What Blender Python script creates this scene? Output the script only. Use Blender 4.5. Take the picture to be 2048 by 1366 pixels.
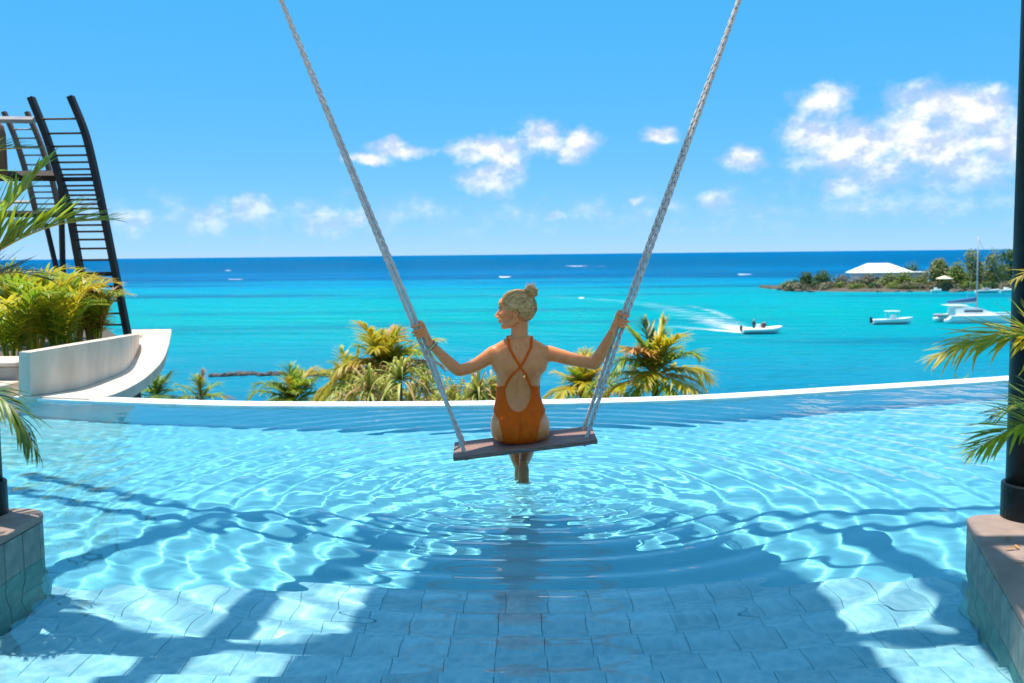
import bpy, bmesh, math, random
import numpy as np
from mathutils import Vector, Matrix, Euler
from mathutils.bvhtree import BVHTree

random.seed(7)
RNG = np.random.default_rng(11)
sc = bpy.context.scene
col = sc.collection
for o in list(bpy.data.objects):
    bpy.data.objects.remove(o)

# ------------------------------------------------------------------ camera
CAM_H = 1.26
cam_data = bpy.data.cameras.new('camera')
cam = bpy.data.objects.new('camera', cam_data)
col.objects.link(cam)
cam_data.lens = 35.0
cam_data.sensor_width = 36.0
cam_data.clip_start = 0.05
cam_data.clip_end = 120000.0
CAM_M = Matrix.Translation((0, 0, CAM_H)) @ Matrix.Rotation(math.radians(85.0), 4, 'X') @ Matrix.Rotation(math.radians(-0.61), 4, 'Z')
cam.matrix_world = CAM_M
cam_data.dof.use_dof = True
cam_data.dof.focus_distance = 5.3
cam_data.dof.aperture_fstop = 4.0
sc.camera = cam

# ------------------------------------------------------------------ world: sky and clouds
SUN_EL = math.radians(79.0)
SUN_AZ = math.radians(-60.0)          # measured from +Y (out to sea) towards +X
SKY_STRENGTH = 0.1
world = bpy.data.worlds.new('World')
sc.world = world
world.use_nodes = True


def build_world():
    nt = world.node_tree
    N, L = nt.nodes, nt.links
    bg = N['Background']
    bg.inputs[1].default_value = SKY_STRENGTH
    sky = N.new('ShaderNodeTexSky')
    sky.sky_type = 'NISHITA'
    sky.sun_disc = False
    sky.air_density, sky.dust_density, sky.ozone_density = 0.6, 0.0, 10.0
    sky.sun_elevation = SUN_EL
    sky.sun_rotation = SUN_AZ

    def math_n(op, a, b=None, clamp=False):
        n = N.new('ShaderNodeMath')
        n.operation = op
        n.use_clamp = clamp
        for i, v in enumerate((a, b)):
            if v is None:
                continue
            if isinstance(v, (int, float)):
                n.inputs[i].default_value = v
            else:
                L.new(v, n.inputs[i])
        return n.outputs[0]

    def vec_n(op, a, b=None, out=0):
        n = N.new('ShaderNodeVectorMath')
        n.operation = op
        for i, v in enumerate((a, b)):
            if v is None:
                continue
            if isinstance(v, (tuple, list)):
                n.inputs[i].default_value = v
            else:
                L.new(v, n.inputs[i])
        return n.outputs[out]

    def noise(vec, scale, detail, rough=0.55):
        n = N.new('ShaderNodeTexNoise')
        n.inputs['Scale'].default_value = scale
        n.inputs['Detail'].default_value = detail
        n.inputs['Roughness'].default_value = rough
        L.new(vec, n.inputs['Vector'])
        return n

    # clear tropical azure: compress the gradient of the sky model
    mul = N.new('ShaderNodeMixRGB')
    mul.blend_type = 'MULTIPLY'
    mul.inputs[0].default_value = 1.0
    L.new(sky.outputs[0], mul.inputs[1])
    mul.inputs[2].default_value = (0.66, 0.42, 0.22, 1)
    add = N.new('ShaderNodeMixRGB')
    add.blend_type = 'ADD'
    add.inputs[0].default_value = 1.0
    L.new(mul.outputs[0], add.inputs[1])
    add.inputs[2].default_value = (-0.25, 2.75, 6.2, 1)
    clear = add.outputs[0]

    tc = N.new('ShaderNodeTexCoord')
    d = tc.outputs['Generated']
    sep = N.new('ShaderNodeSeparateXYZ')
    L.new(d, sep.inputs[0])
    az = math_n('ARCTAN2', sep.outputs[0], sep.outputs[1])
    el = math_n('ARCSINE', sep.outputs[2])
    comb = N.new('ShaderNodeCombineXYZ')
    L.new(az, comb.inputs[0])
    L.new(el, comb.inputs[1])
    p = comb.outputs[0]
    wn = noise(p, 26.0, 3.0)
    warp = vec_n('SCALE', vec_n('SUBTRACT', wn.outputs['Color'], (0.5, 0.5, 0.5)))
    warp.node.inputs['Scale'].default_value = 0.03
    pw = vec_n('ADD', p, warp)
    # cumulus groups: azimuth, elevation, half width, half height (degrees)
    blobs = [(23.2, 7.3, 2.8, 1.45), (25.0, 7.2, 1.8, 1.2), (21.4, 6.1, 2.4, 1.6), (22.6, 5.3, 3.6, 1.9),
             (17.2, 7.9, 1.7, 1.15), (16.8, 6.2, 1.9, 1.3), (17.8, 5.1, 2.2, 1.3), (19.3, 5.6, 2.2, 1.5),
             (26.3, 5.4, 2.0, 1.7), (18.5, 3.5, 1.4, 0.8), (24.5, 4.2, 3.0, 1.2), (20.6, 4.2, 2.0, 1.2),
             (-0.9, 6.0, 2.3, 1.0), (1.9, 6.6, 1.5, 1.0), (4.0, 6.15, 1.4, 0.8), (-1.1, 4.2, 1.85, 1.1), (-0.4, 5.1, 1.3, 0.7),
             (-6.4, 6.0, 1.9, 0.45), (-7.9, 5.5, 1.2, 0.4),
             (-14.3, 2.4, 1.25, 0.9), (-20.7, 2.0, 1.5, 0.75), (-16.8, 2.0, 1.3, 0.75), (-10.6, 2.0, 1.9, 0.8),
             (-8.6, 2.2, 1.2, 0.7), (13.0, 5.3, 1.35, 0.75), (8.6, 6.5, 1.0, 0.5), (11.4, 2.9, 1.2, 0.6),
             (7.1, 2.85, 0.6, 0.3), (2.5, 2.05, 0.7, 0.3), (28.5, 5.0, 2.6, 2.0), (33, 6.5, 4, 2.2),
             (-33, 3.0, 4, 1.6), (-42, 6, 4, 2), (42, 3.5, 4, 1.6), (60, 5, 6, 2.2), (-62, 4, 6, 2.2),
             (90, 6, 7, 2.6), (-92, 5, 7, 2.6), (125, 4, 7, 2.4), (-128, 6, 7, 2.6), (160, 5, 7, 2.4), (-165, 5, 7, 2.4)]
    field = None
    R = math.pi / 180
    for a, e, ra, re in blobs:
        v = vec_n('SUBTRACT', pw, (a * R, e * R, 0))
        v = vec_n('MULTIPLY', v, (0.74 / (ra * R), 0.74 / (re * R), 0))
        ln = vec_n('LENGTH', v, out=1)
        f = math_n('SUBTRACT', 1.0, ln)
        field = f if field is None else math_n('MAXIMUM', field, f)
    # thin haze clouds low over the horizon, all the way round
    band = math_n('SUBTRACT', 1.0, math_n('ABSOLUTE', math_n('DIVIDE', math_n('SUBTRACT', el, 2.2 * R), 2.4 * R)))
    lowmask = math_n('SUBTRACT', math_n('MULTIPLY', band, 0.5), 0.17)
    field = math_n('MAXIMUM', field, lowmask)
    field = math_n('MAXIMUM', field, -1.2)
    strv = vec_n('MULTIPLY', p, (1.0, 1.35, 1.0))
    n1 = noise(strv, 26.0, 10.0, 0.63)
    dens = math_n('ADD', math_n('SUBTRACT', math_n('MULTIPLY', field, 1.55), 0.16), math_n('MULTIPLY', math_n('SUBTRACT', n1.outputs[0], 0.5), 2.2))
    mr = N.new('ShaderNodeMapRange')
    mr.interpolation_type = 'SMOOTHSTEP'
    mr.inputs['From Min'].default_value = -0.10
    mr.inputs['From Max'].default_value = 1.10
    L.new(dens, mr.inputs['Value'])
    alpha = mr.outputs[0]
    # relief: the same noise taken a little towards the sun (up and to the left)
    n2 = noise(vec_n('ADD', strv, (-0.0075, 0.0125, 0)), 30.0, 5.0, 0.6)
    n3 = noise(strv, 30.0, 5.0, 0.6)
    rel = math_n('SUBTRACT', n3.outputs[0], n2.outputs[0])
    lit = math_n('ADD', math_n('MULTIPLY', rel, 4.6), math_n('ADD', 0.10, math_n('MULTIPLY', dens, 0.34)), clamp=True)
    cm = N.new('ShaderNodeMixRGB')
    cm.inputs[1].default_value = (4.3, 5.3, 7.4, 1)
    cm.inputs[2].default_value = (8.6, 8.6, 8.8, 1)
    L.new(lit, cm.inputs[0])
    # added cumulus layer overhead, out of view, to whiten the light in the shade
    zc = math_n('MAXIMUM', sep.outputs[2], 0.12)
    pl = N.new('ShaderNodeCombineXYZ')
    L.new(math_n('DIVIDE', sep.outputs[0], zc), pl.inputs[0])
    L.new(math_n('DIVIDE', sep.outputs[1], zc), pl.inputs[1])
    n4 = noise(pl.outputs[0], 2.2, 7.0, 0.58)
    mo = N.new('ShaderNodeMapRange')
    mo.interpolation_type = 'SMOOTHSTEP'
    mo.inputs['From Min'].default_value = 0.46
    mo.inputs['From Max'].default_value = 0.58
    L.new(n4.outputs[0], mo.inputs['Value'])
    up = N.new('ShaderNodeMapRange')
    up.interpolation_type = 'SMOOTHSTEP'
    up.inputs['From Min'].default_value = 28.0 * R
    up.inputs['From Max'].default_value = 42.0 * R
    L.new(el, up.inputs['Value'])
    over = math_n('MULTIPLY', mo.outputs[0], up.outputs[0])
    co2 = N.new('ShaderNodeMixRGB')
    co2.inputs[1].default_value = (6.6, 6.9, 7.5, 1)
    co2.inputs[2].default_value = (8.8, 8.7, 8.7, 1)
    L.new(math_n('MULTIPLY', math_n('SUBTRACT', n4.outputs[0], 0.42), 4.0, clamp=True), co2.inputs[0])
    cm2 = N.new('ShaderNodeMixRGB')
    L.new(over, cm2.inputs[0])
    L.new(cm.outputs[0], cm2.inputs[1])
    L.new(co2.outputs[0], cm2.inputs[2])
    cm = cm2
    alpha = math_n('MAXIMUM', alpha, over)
    # near the horizon the clouds sink into the air
    fade = N.new('ShaderNodeMapRange')
    fade.inputs['From Min'].default_value = 0.3 * R
    fade.inputs['From Max'].default_value = 5.5 * R
    fade.inputs['To Min'].default_value = 0.22
    fade.inputs['To Max'].default_value = 0.96
    L.new(el, fade.inputs['Value'])
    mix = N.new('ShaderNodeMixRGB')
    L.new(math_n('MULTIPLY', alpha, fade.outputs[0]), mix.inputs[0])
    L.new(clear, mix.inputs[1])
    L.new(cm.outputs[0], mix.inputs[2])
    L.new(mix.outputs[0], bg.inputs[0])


build_world()

# ------------------------------------------------------------------ sun, exposure, render settings
sun_data = bpy.data.lights.new('sun', 'SUN')
sun = bpy.data.objects.new('sun', sun_data)
col.objects.link(sun)
sun_data.energy = 4.7
sun_data.angle = math.radians(0.5)
sun_data.color = (1.0, 0.95, 0.87)
SUN_DIR = Vector((math.sin(SUN_AZ) * math.cos(SUN_EL), math.cos(SUN_AZ) * math.cos(SUN_EL), math.sin(SUN_EL)))
sun.rotation_euler = SUN_DIR.to_track_quat('Z', 'Y').to_euler()
sun_data.cycles.is_caustics_light = True
sc.view_settings.view_transform = 'Standard'
sc.view_settings.look = 'None'
sc.view_settings.exposure = 0.45
sc.view_settings.gamma = 1.0
sc.cycles.use_denoising = True
sc.cycles.max_bounces = 10
sc.cycles.transparent_max_bounces = 16
sc.cycles.sample_clamp_indirect = 6.0
sc.cycles.caustics_reflective = False
sc.cycles.caustics_refractive = True

# ------------------------------------------------------------------ helpers
F_PX = 1024.0 / (18.0 / 35.0)


def ray(px, py):
    v = Vector(((px - 1024.0) / F_PX, -(py - 683.0) / F_PX, -1.0))
    return (CAM_M.to_3x3() @ v).normalized()


def on_z(px, py, z=0.0):
    """the point at height z seen along a sight line"""
    d = ray(px, py)
    t = (z - CAM_H) / d.z
    return Vector((d.x * t, d.y * t, z))


def at(px, py, Y):
    """the point at distance Y seen along a sight line"""
    d = ray(px, py)
    t = Y / d.y
    return Vector((d.x * t, Y, CAM_H + d.z * t))


def tag(o, label=None, cat=None, group=None, kind=None):
    if label:
        o['label'] = label
    if cat:
        o['category'] = cat
    if group:
        o['group'] = group
    if kind:
        o['kind'] = kind
    return o


def thing(name, loc=(0, 0, 0), rz=0.0, label=None, cat=None, group=None):
    o = bpy.data.objects.new(name, None)
    o.empty_display_size = 0.1
    col.objects.link(o)
    o.location = loc
    o.rotation_euler = (0, 0, rz)
    return tag(o, label, cat, group)


def link_mesh(name, me, mat=None, parent=None):
    if mat is not None and not me.materials:
        me.materials.append(mat)
    o = bpy.data.objects.new(name, me)
    col.objects.link(o)
    o.parent = parent
    return o


def copy_tree(o, parent=None):
    c = o.copy()
    col.objects.link(c)
    c.parent = parent
    for ch in o.children:
        copy_tree(ch, c)
    return c


def frame_of(t, up=Vector((0, 0, 1))):
    t = t.normalized()
    if abs(t.dot(up)) > 0.97:
        up = Vector((1, 0, 0))
    a = t.cross(up).normalized()
    b = a.cross(t).normalized()
    return a, b


class MB:
    """collects shapes and links them as one mesh object"""

    def __init__(self):
        self.v, self.f = [], []

    def add(self, vs, fs):
        k = len(self.v)
        self.v += [tuple(p) for p in vs]
        self.f += [tuple(i + k for i in f) for f in fs]
        return self

    def box(self, c, s, rot=None, bevel=0.0):
        bm = bmesh.new()
        bmesh.ops.create_cube(bm, size=1.0)
        for v in bm.verts:
            v.co = Vector((v.co.x * s[0], v.co.y * s[1], v.co.z * s[2]))
        if bevel > 0:
            bmesh.ops.bevel(bm, geom=list(bm.edges), offset=bevel, segments=1, affect='EDGES')
        M = Matrix.Translation(c)
        if rot is not None:
            M = M @ (rot.to_4x4() if isinstance(rot, Matrix) else Euler(rot).to_matrix().to_4x4())
        bm.verts.index_update()
        self.add([M @ v.co for v in bm.verts], [[v.index for v in f.verts] for f in bm.faces])
        bm.free()
        return self

    def tube(self, pts, radii, n=8, cap=True, squash=1.0, up=Vector((0, 0, 1))):
        pts = [Vector(p) for p in pts]
        if isinstance(radii, (int, float)):
            radii = [radii] * len(pts)
        vs, fs = [], []
        for i, p in enumerate(pts):
            t = pts[min(i + 1, len(pts) - 1)] - pts[max(i - 1, 0)]
            a, b = frame_of(t, up)
            for k in range(n):
                an = 2 * math.pi * k / n
                vs.append(p + (a * math.cos(an) + b * math.sin(an) * squash) * radii[i])
        for i in range(len(pts) - 1):
            for k in range(n):
                k2 = (k + 1) % n
                fs.append((i * n + k, i * n + k2, (i + 1) * n + k2, (i + 1) * n + k))
        if cap:
            fs.append(tuple(range(n))[::-1])
            fs.append(tuple((len(pts) - 1) * n + k for k in range(n)))
        return self.add(vs, fs)

    def loft(self, rings, cap=True, closed=True):
        n = len(rings[0])
        vs = [p for r in rings for p in r]
        fs = []
        for i in range(len(rings) - 1):
            for k in range(n if closed else n - 1):
                k2 = (k + 1) % n
                fs.append((i * n + k, i * n + k2, (i + 1) * n + k2, (i + 1) * n + k))
        if cap and closed:
            fs.append(tuple(range(n))[::-1])
            fs.append(tuple((len(rings) - 1) * n + k for k in range(n)))
        return self.add(vs, fs)

    def ball(self, c, r, rot=None, nu=16, nv=10):
        if isinstance(r, (int, float)):
            r = (r, r, r)
        c = Vector(c)
        Rm = Euler(rot).to_matrix() if rot is not None else Matrix.Identity(3)
        vs, fs = [], []
        for j in range(1, nv):
            th = math.pi * j / nv
            for i in range(nu):
                ph = 2 * math.pi * i / nu
                q = Vector((r[0] * math.sin(th) * math.cos(ph), r[1] * math.sin(th) * math.sin(ph), r[2] * math.cos(th)))
                vs.append(c + Rm @ q)
        vs.append(c + Rm @ Vector((0, 0, r[2])))
        vs.append(c + Rm @ Vector((0, 0, -r[2])))
        top, bot = len(vs) - 2, len(vs) - 1
        for j in range(nv - 2):
            for i in range(nu):
                i2 = (i + 1) % nu
                fs.append((j * nu + i, (j + 1) * nu + i, (j + 1) * nu + i2, j * nu + i2))
        for i in range(nu):
            i2 = (i + 1) % nu
            fs.append((top, i, i2))
            fs.append((bot, (nv - 2) * nu + i2, (nv - 2) * nu + i))
        return self.add(vs, fs)

    def prism(self, outline, z0, z1):
        """outline: list of (x, y), counter-clockwise"""
        n = len(outline)
        vs = [(x, y, z0) for x, y in outline] + [(x, y, z1) for x, y in outline]
        fs = [tuple(range(n))[::-1], tuple(range(n, 2 * n))]
        fs += [(k, (k + 1) % n, n + (k + 1) % n, n + k) for k in range(n)]
        return self.add(vs, fs)

    def mesh(self, name, smooth=False):
        me = bpy.data.meshes.new(name)
        me.from_pydata(self.v, [], self.f)
        me.update()
        if smooth:
            me.polygons.foreach_set('use_smooth', [True] * len(me.polygons))
        return me

    def build(self, name, mat=None, parent=None, smooth=False):
        return link_mesh(name, self.mesh(name, smooth), mat, parent)


def lerp(a, b, t):
    return a + (b - a) * t


def spline(pts, n):
    """Catmull-Rom through the points"""
    P = [Vector(p) for p in pts]
    P = [P[0] * 2 - P[1]] + P + [P[-1] * 2 - P[-2]]
    out = []
    m = len(P) - 3
    for i in range(n):
        u = i / (n - 1) * m
        k = min(int(u), m - 1)
        t = u - k
        a, b, c, d = P[k], P[k + 1], P[k + 2], P[k + 3]
        out.append(0.5 * ((2 * b) + (c - a) * t + (2 * a - 5 * b + 4 * c - d) * t * t + (3 * b - a - 3 * c + d) * t ** 3))
    return out


# ------------------------------------------------------------------ materials
def material(name, color, rough=0.6, color2=None, scale=6.0, stretch=(1, 1, 1), detail=5.0, bump=0.0, bump_scale=None,
             spec=0.5, metallic=0.0, sss=0.0, sss_r=(0.01, 0.004, 0.002), coat=0.0, translucent=0.0, ramp=(0.35, 0.65),
             coords='Object', rand=0.0):
    m = bpy.data.materials.new(name)
    m.use_nodes = True
    nt = m.node_tree
    N, L = nt.nodes, nt.links
    b = N['Principled BSDF']
    b.inputs['Base Color'].default_value = (*color, 1)
    b.inputs['Roughness'].default_value = rough
    b.inputs['Specular IOR Level'].default_value = spec
    b.inputs['Metallic'].default_value = metallic
    b.inputs['Coat Weight'].default_value = coat
    if sss:
        b.inputs['Subsurface Weight'].default_value = sss
        b.inputs['Subsurface Radius'].default_value = sss_r
        b.inputs['Subsurface Scale'].default_value = 1.0
    tc = N.new('ShaderNodeTexCoord')
    mp = N.new('ShaderNodeMapping')
    mp.inputs['Scale'].default_value = stretch
    L.new(tc.outputs[coords], mp.inputs[0])
    csock = None
    if color2 is not None:
        nz = N.new('ShaderNodeTexNoise')
        nz.inputs['Scale'].default_value = scale
        nz.inputs['Detail'].default_value = detail
        L.new(mp.outputs[0], nz.inputs['Vector'])
        rp = N.new('ShaderNodeValToRGB')
        rp.color_ramp.elements[0].position = ramp[0]
        rp.color_ramp.elements[1].position = ramp[1]
        rp.color_ramp.elements[0].color = (*color, 1)
        rp.color_ramp.elements[1].color = (*color2, 1)
        L.new(nz.outputs[0], rp.inputs[0])
        csock = rp.outputs[0]
    if rand:
        oi = N.new('ShaderNodeObjectInfo')
        hs = N.new('ShaderNodeHueSaturation')
        mr = N.new('ShaderNodeMapRange')
        mr.inputs['To Min'].default_value = 1.0 - rand
        mr.inputs['To Max'].default_value = 1.0 + rand
        L.new(oi.outputs['Random'], mr.inputs['Value'])
        L.new(mr.outputs[0], hs.inputs['Value'])
        hs.inputs['Color'].default_value = (*color, 1)
        if csock:
            L.new(csock, hs.inputs['Color'])
        csock = hs.outputs[0]
    if csock:
        L.new(csock, b.inputs['Base Color'])
    if bump:
        n2 = N.new('ShaderNodeTexNoise')
        n2.inputs['Scale'].default_value = bump_scale or scale * 3
        n2.inputs['Detail'].default_value = 4.0
        L.new(mp.outputs[0], n2.inputs['Vector'])
        bp = N.new('ShaderNodeBump')
        bp.inputs['Strength'].default_value = bump
        bp.inputs['Distance'].default_value = 0.01
        L.new(n2.outputs[0], bp.inputs['Height'])
        L.new(bp.outputs[0], b.inputs['Normal'])
    if translucent:
        out = N['Material Output']
        tr = N.new('ShaderNodeBsdfTranslucent')
        mx = N.new('ShaderNodeMixShader')
        mx.inputs[0].default_value = translucent
        if csock:
            L.new(csock, tr.inputs[0])
        else:
            tr.inputs[0].default_value = (*color, 1)
        L.new(b.outputs[0], mx.inputs[1])
        L.new(tr.outputs[0], mx.inputs[2])
        L.new(mx.outputs[0], out.inputs[0])
    return m


M = {}
M['white_wall'] = material('white_wall', (0.72, 0.58, 0.45), 0.7, (0.50, 0.40, 0.30), 3.5, stretch=(1, 1, 0.35), ramp=(0.45, 0.80), bump=0.15, bump_scale=40)
M['edge_white'] = material('edge_white', (0.80, 0.79, 0.76), 0.5, (0.60, 0.60, 0.56), 5.0, ramp=(0.45, 0.72))
M['grey_wall'] = material('grey_wall', (0.40, 0.37, 0.33), 0.8, (0.30, 0.28, 0.25), 4.0, bump=0.2)
M['coping'] = material('coping', (0.34, 0.24, 0.19), 0.75, (0.25, 0.175, 0.14), 9.0, bump=0.25, bump_scale=90)
M['wall_tile'] = material('wall_tile', (0.27, 0.30, 0.26), 0.7, (0.15, 0.20, 0.175), 16.0, bump=0.3, bump_scale=140, rand=0.12)
M['water_tint_tile'] = material('water_tint_tile', (0.10, 0.34, 0.31), 0.6, (0.06, 0.24, 0.23), 14.0, bump=0.3, bump_scale=140, rand=0.15)  # teal tint of light through the water, put into the submerged tiles' colour
M['grout'] = material('grout', (0.16, 0.20, 0.20), 0.9)
M['step_tile'] = material('step_tile', (0.55, 0.88, 0.93), 0.7, (0.34, 0.68, 0.76), 22.0, bump=0.25, bump_scale=120, rand=0.10)
M['pool_floor'] = material('pool_floor', (0.25, 0.69, 0.78), 0.7, (0.19, 0.62, 0.73), 5.0)
M['pool_riser'] = material('pool_riser', (0.26, 0.56, 0.64), 0.7)
M['column'] = material('column', (0.008, 0.015, 0.015), 0.42, (0.005, 0.008, 0.008), 30.0, spec=0.25)
M['steel'] = material('steel', (0.050, 0.028, 0.020), 0.6, (0.028, 0.020, 0.018), 4.0, spec=0.2)
M['steel_brown'] = material('steel_brown', (0.22, 0.095, 0.05), 0.6, (0.14, 0.065, 0.04), 3.0, spec=0.2)
M['galv'] = material('galv', (0.42, 0.36, 0.33), 0.45, (0.30, 0.26, 0.24), 8.0)
M['roof_panel'] = material('roof_panel', (0.80, 0.77, 0.72), 0.8, (0.74, 0.71, 0.66), 2.0)
M['deck'] = material('deck', (0.72, 0.50, 0.33), 0.8, (0.64, 0.43, 0.27), 3.0)
M['rope'] = material('rope', (0.74, 0.65, 0.59), 0.85, (0.60, 0.53, 0.48), 25.0, bump=0.3, bump_scale=500, spec=0.2)
M['plank'] = material('plank', (0.34, 0.18, 0.13), 0.6, (0.19, 0.10, 0.075), 9.0, stretch=(1, 14, 14), bump=0.5, bump_scale=12)
M['skin'] = material('skin', (0.95, 0.325, 0.10), 0.38, (0.84, 0.235, 0.065), 22.0, bump=0.12, bump_scale=160, ramp=(0.25, 0.75), sss=0.25, sss_r=(0.016, 0.006, 0.003), spec=0.4)
M['sole'] = material('sole', (0.80, 0.20, 0.06), 0.5, (0.66, 0.15, 0.05), 30.0, sss=0.2, sss_r=(0.01, 0.004, 0.002))
M['suit'] = material('suit', (0.92, 0.118, 0.0005), 0.75, (0.80, 0.095, 0.0005), 30.0, spec=0.2, bump=0.15, bump_scale=300)
M['hair'] = material('hair', (0.88, 0.50, 0.17), 0.42, (0.38, 0.18, 0.05), 150.0, stretch=(0.10, 1, 0.6), spec=0.6, ramp=(0.3, 0.7))
M['hair_tie'] = material('hair_tie', (0.03, 0.02, 0.015), 0.7)
M['lips'] = material('lips', (0.50, 0.17, 0.13), 0.4)
M['dark_eye'] = material('dark_eye', (0.02, 0.012, 0.01), 0.4)
M['gold'] = material('gold', (0.85, 0.60, 0.20), 0.25, metallic=1.0)
M['beads'] = material('beads', (0.09, 0.04, 0.03), 0.35, (0.65, 0.50, 0.30), 120.0, ramp=(0.45, 0.55))
M['frond'] = material('frond', (0.22, 0.36, 0.022), 0.42, (0.42, 0.46, 0.03), 5.0, translucent=0.45, rand=0.22)
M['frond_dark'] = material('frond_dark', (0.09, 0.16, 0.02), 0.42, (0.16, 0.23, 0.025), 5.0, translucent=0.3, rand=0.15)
M['frond_yellow'] = material('frond_yellow', (0.52, 0.50, 0.025), 0.42, (0.66, 0.46, 0.03), 3.0, translucent=0.45, rand=0.22)
M['frond_dry'] = material('frond_dry', (0.60, 0.27, 0.06), 0.6, (0.44, 0.22, 0.08), 3.0, translucent=0.2, rand=0.2)
M['frond_purple'] = material('frond_purple', (0.06, 0.05, 0.06), 0.45, (0.10, 0.10, 0.05), 4.0, translucent=0.15)  # shaded frond: the dark of the shade is put into its colour
M['rachis'] = material('rachis', (0.38, 0.33, 0.05), 0.5, (0.42, 0.25, 0.05), 4.0)
M['trunk'] = material('trunk', (0.20, 0.15, 0.10), 0.85, (0.12, 0.09, 0.06), 6.0, stretch=(1, 1, 6), bump=0.5)
M['strap'] = material('strap', (0.30, 0.36, 0.04), 0.5, (0.52, 0.46, 0.08), 4.0, translucent=0.25, rand=0.2)
M['strap_dry'] = material('strap_dry', (0.56, 0.36, 0.16), 0.7, (0.36, 0.19, 0.08), 4.0, translucent=0.15, rand=0.2)
M['leaf_dark'] = material('leaf_dark', (0.04, 0.11, 0.025), 0.6, (0.08, 0.16, 0.03), 0.6, translucent=0.2)
M['leaf_olive'] = material('leaf_olive', (0.17, 0.21, 0.05), 0.6, (0.28, 0.28, 0.07), 0.5, translucent=0.2)
M['leaf_bright'] = material('leaf_bright', (0.17, 0.24, 0.03), 0.6, (0.26, 0.29, 0.04), 0.5, translucent=0.25)
M['leaf_grey'] = material('leaf_grey', (0.20, 0.18, 0.10), 0.7, (0.30, 0.24, 0.14), 0.5, translucent=0.15)
M['earth'] = material('earth', (0.12, 0.085, 0.055), 0.9, (0.07, 0.065, 0.04), 0.4)
M['hill'] = material('hill', (0.09, 0.11, 0.04), 0.9, (0.16, 0.13, 0.07), 0.3)
M['rock'] = material('rock', (0.075, 0.062, 0.055), 0.85, (0.16, 0.12, 0.10), 0.7, bump=0.5, bump_scale=3)
M['sand'] = material('sand', (0.52, 0.38, 0.26), 0.9, (0.42, 0.28, 0.18), 0.6)
M['house_white'] = material('house_white', (0.80, 0.80, 0.80), 0.6, (0.72, 0.72, 0.72), 0.5)
M['roof_white'] = material('roof_white', (0.86, 0.86, 0.86), 0.6, (0.80, 0.80, 0.80), 0.6)
M['window_dark'] = material('window_dark', (0.08, 0.10, 0.12), 0.15)
M['boat_white'] = material('boat_white', (0.92, 0.88, 0.82), 0.3, coat=0.3)
M['boat_grey'] = material('boat_grey', (0.30, 0.31, 0.33), 0.5)
M['boat_dark'] = material('boat_dark', (0.03, 0.03, 0.035), 0.4)
M['sail_blue'] = material('sail_blue', (0.02, 0.10, 0.25), 0.7)
M['canvas'] = material('canvas', (0.70, 0.58, 0.40), 0.8)
M['mast'] = material('mast', (0.35, 0.38, 0.40), 0.35)
M['cloth_dark'] = material('cloth_dark', (0.05, 0.04, 0.05), 0.8)
M['cloth_red'] = material('cloth_red', (0.30, 0.06, 0.05), 0.8)

# ================================================================== the setting
SEA_Z = -10.74


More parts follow.
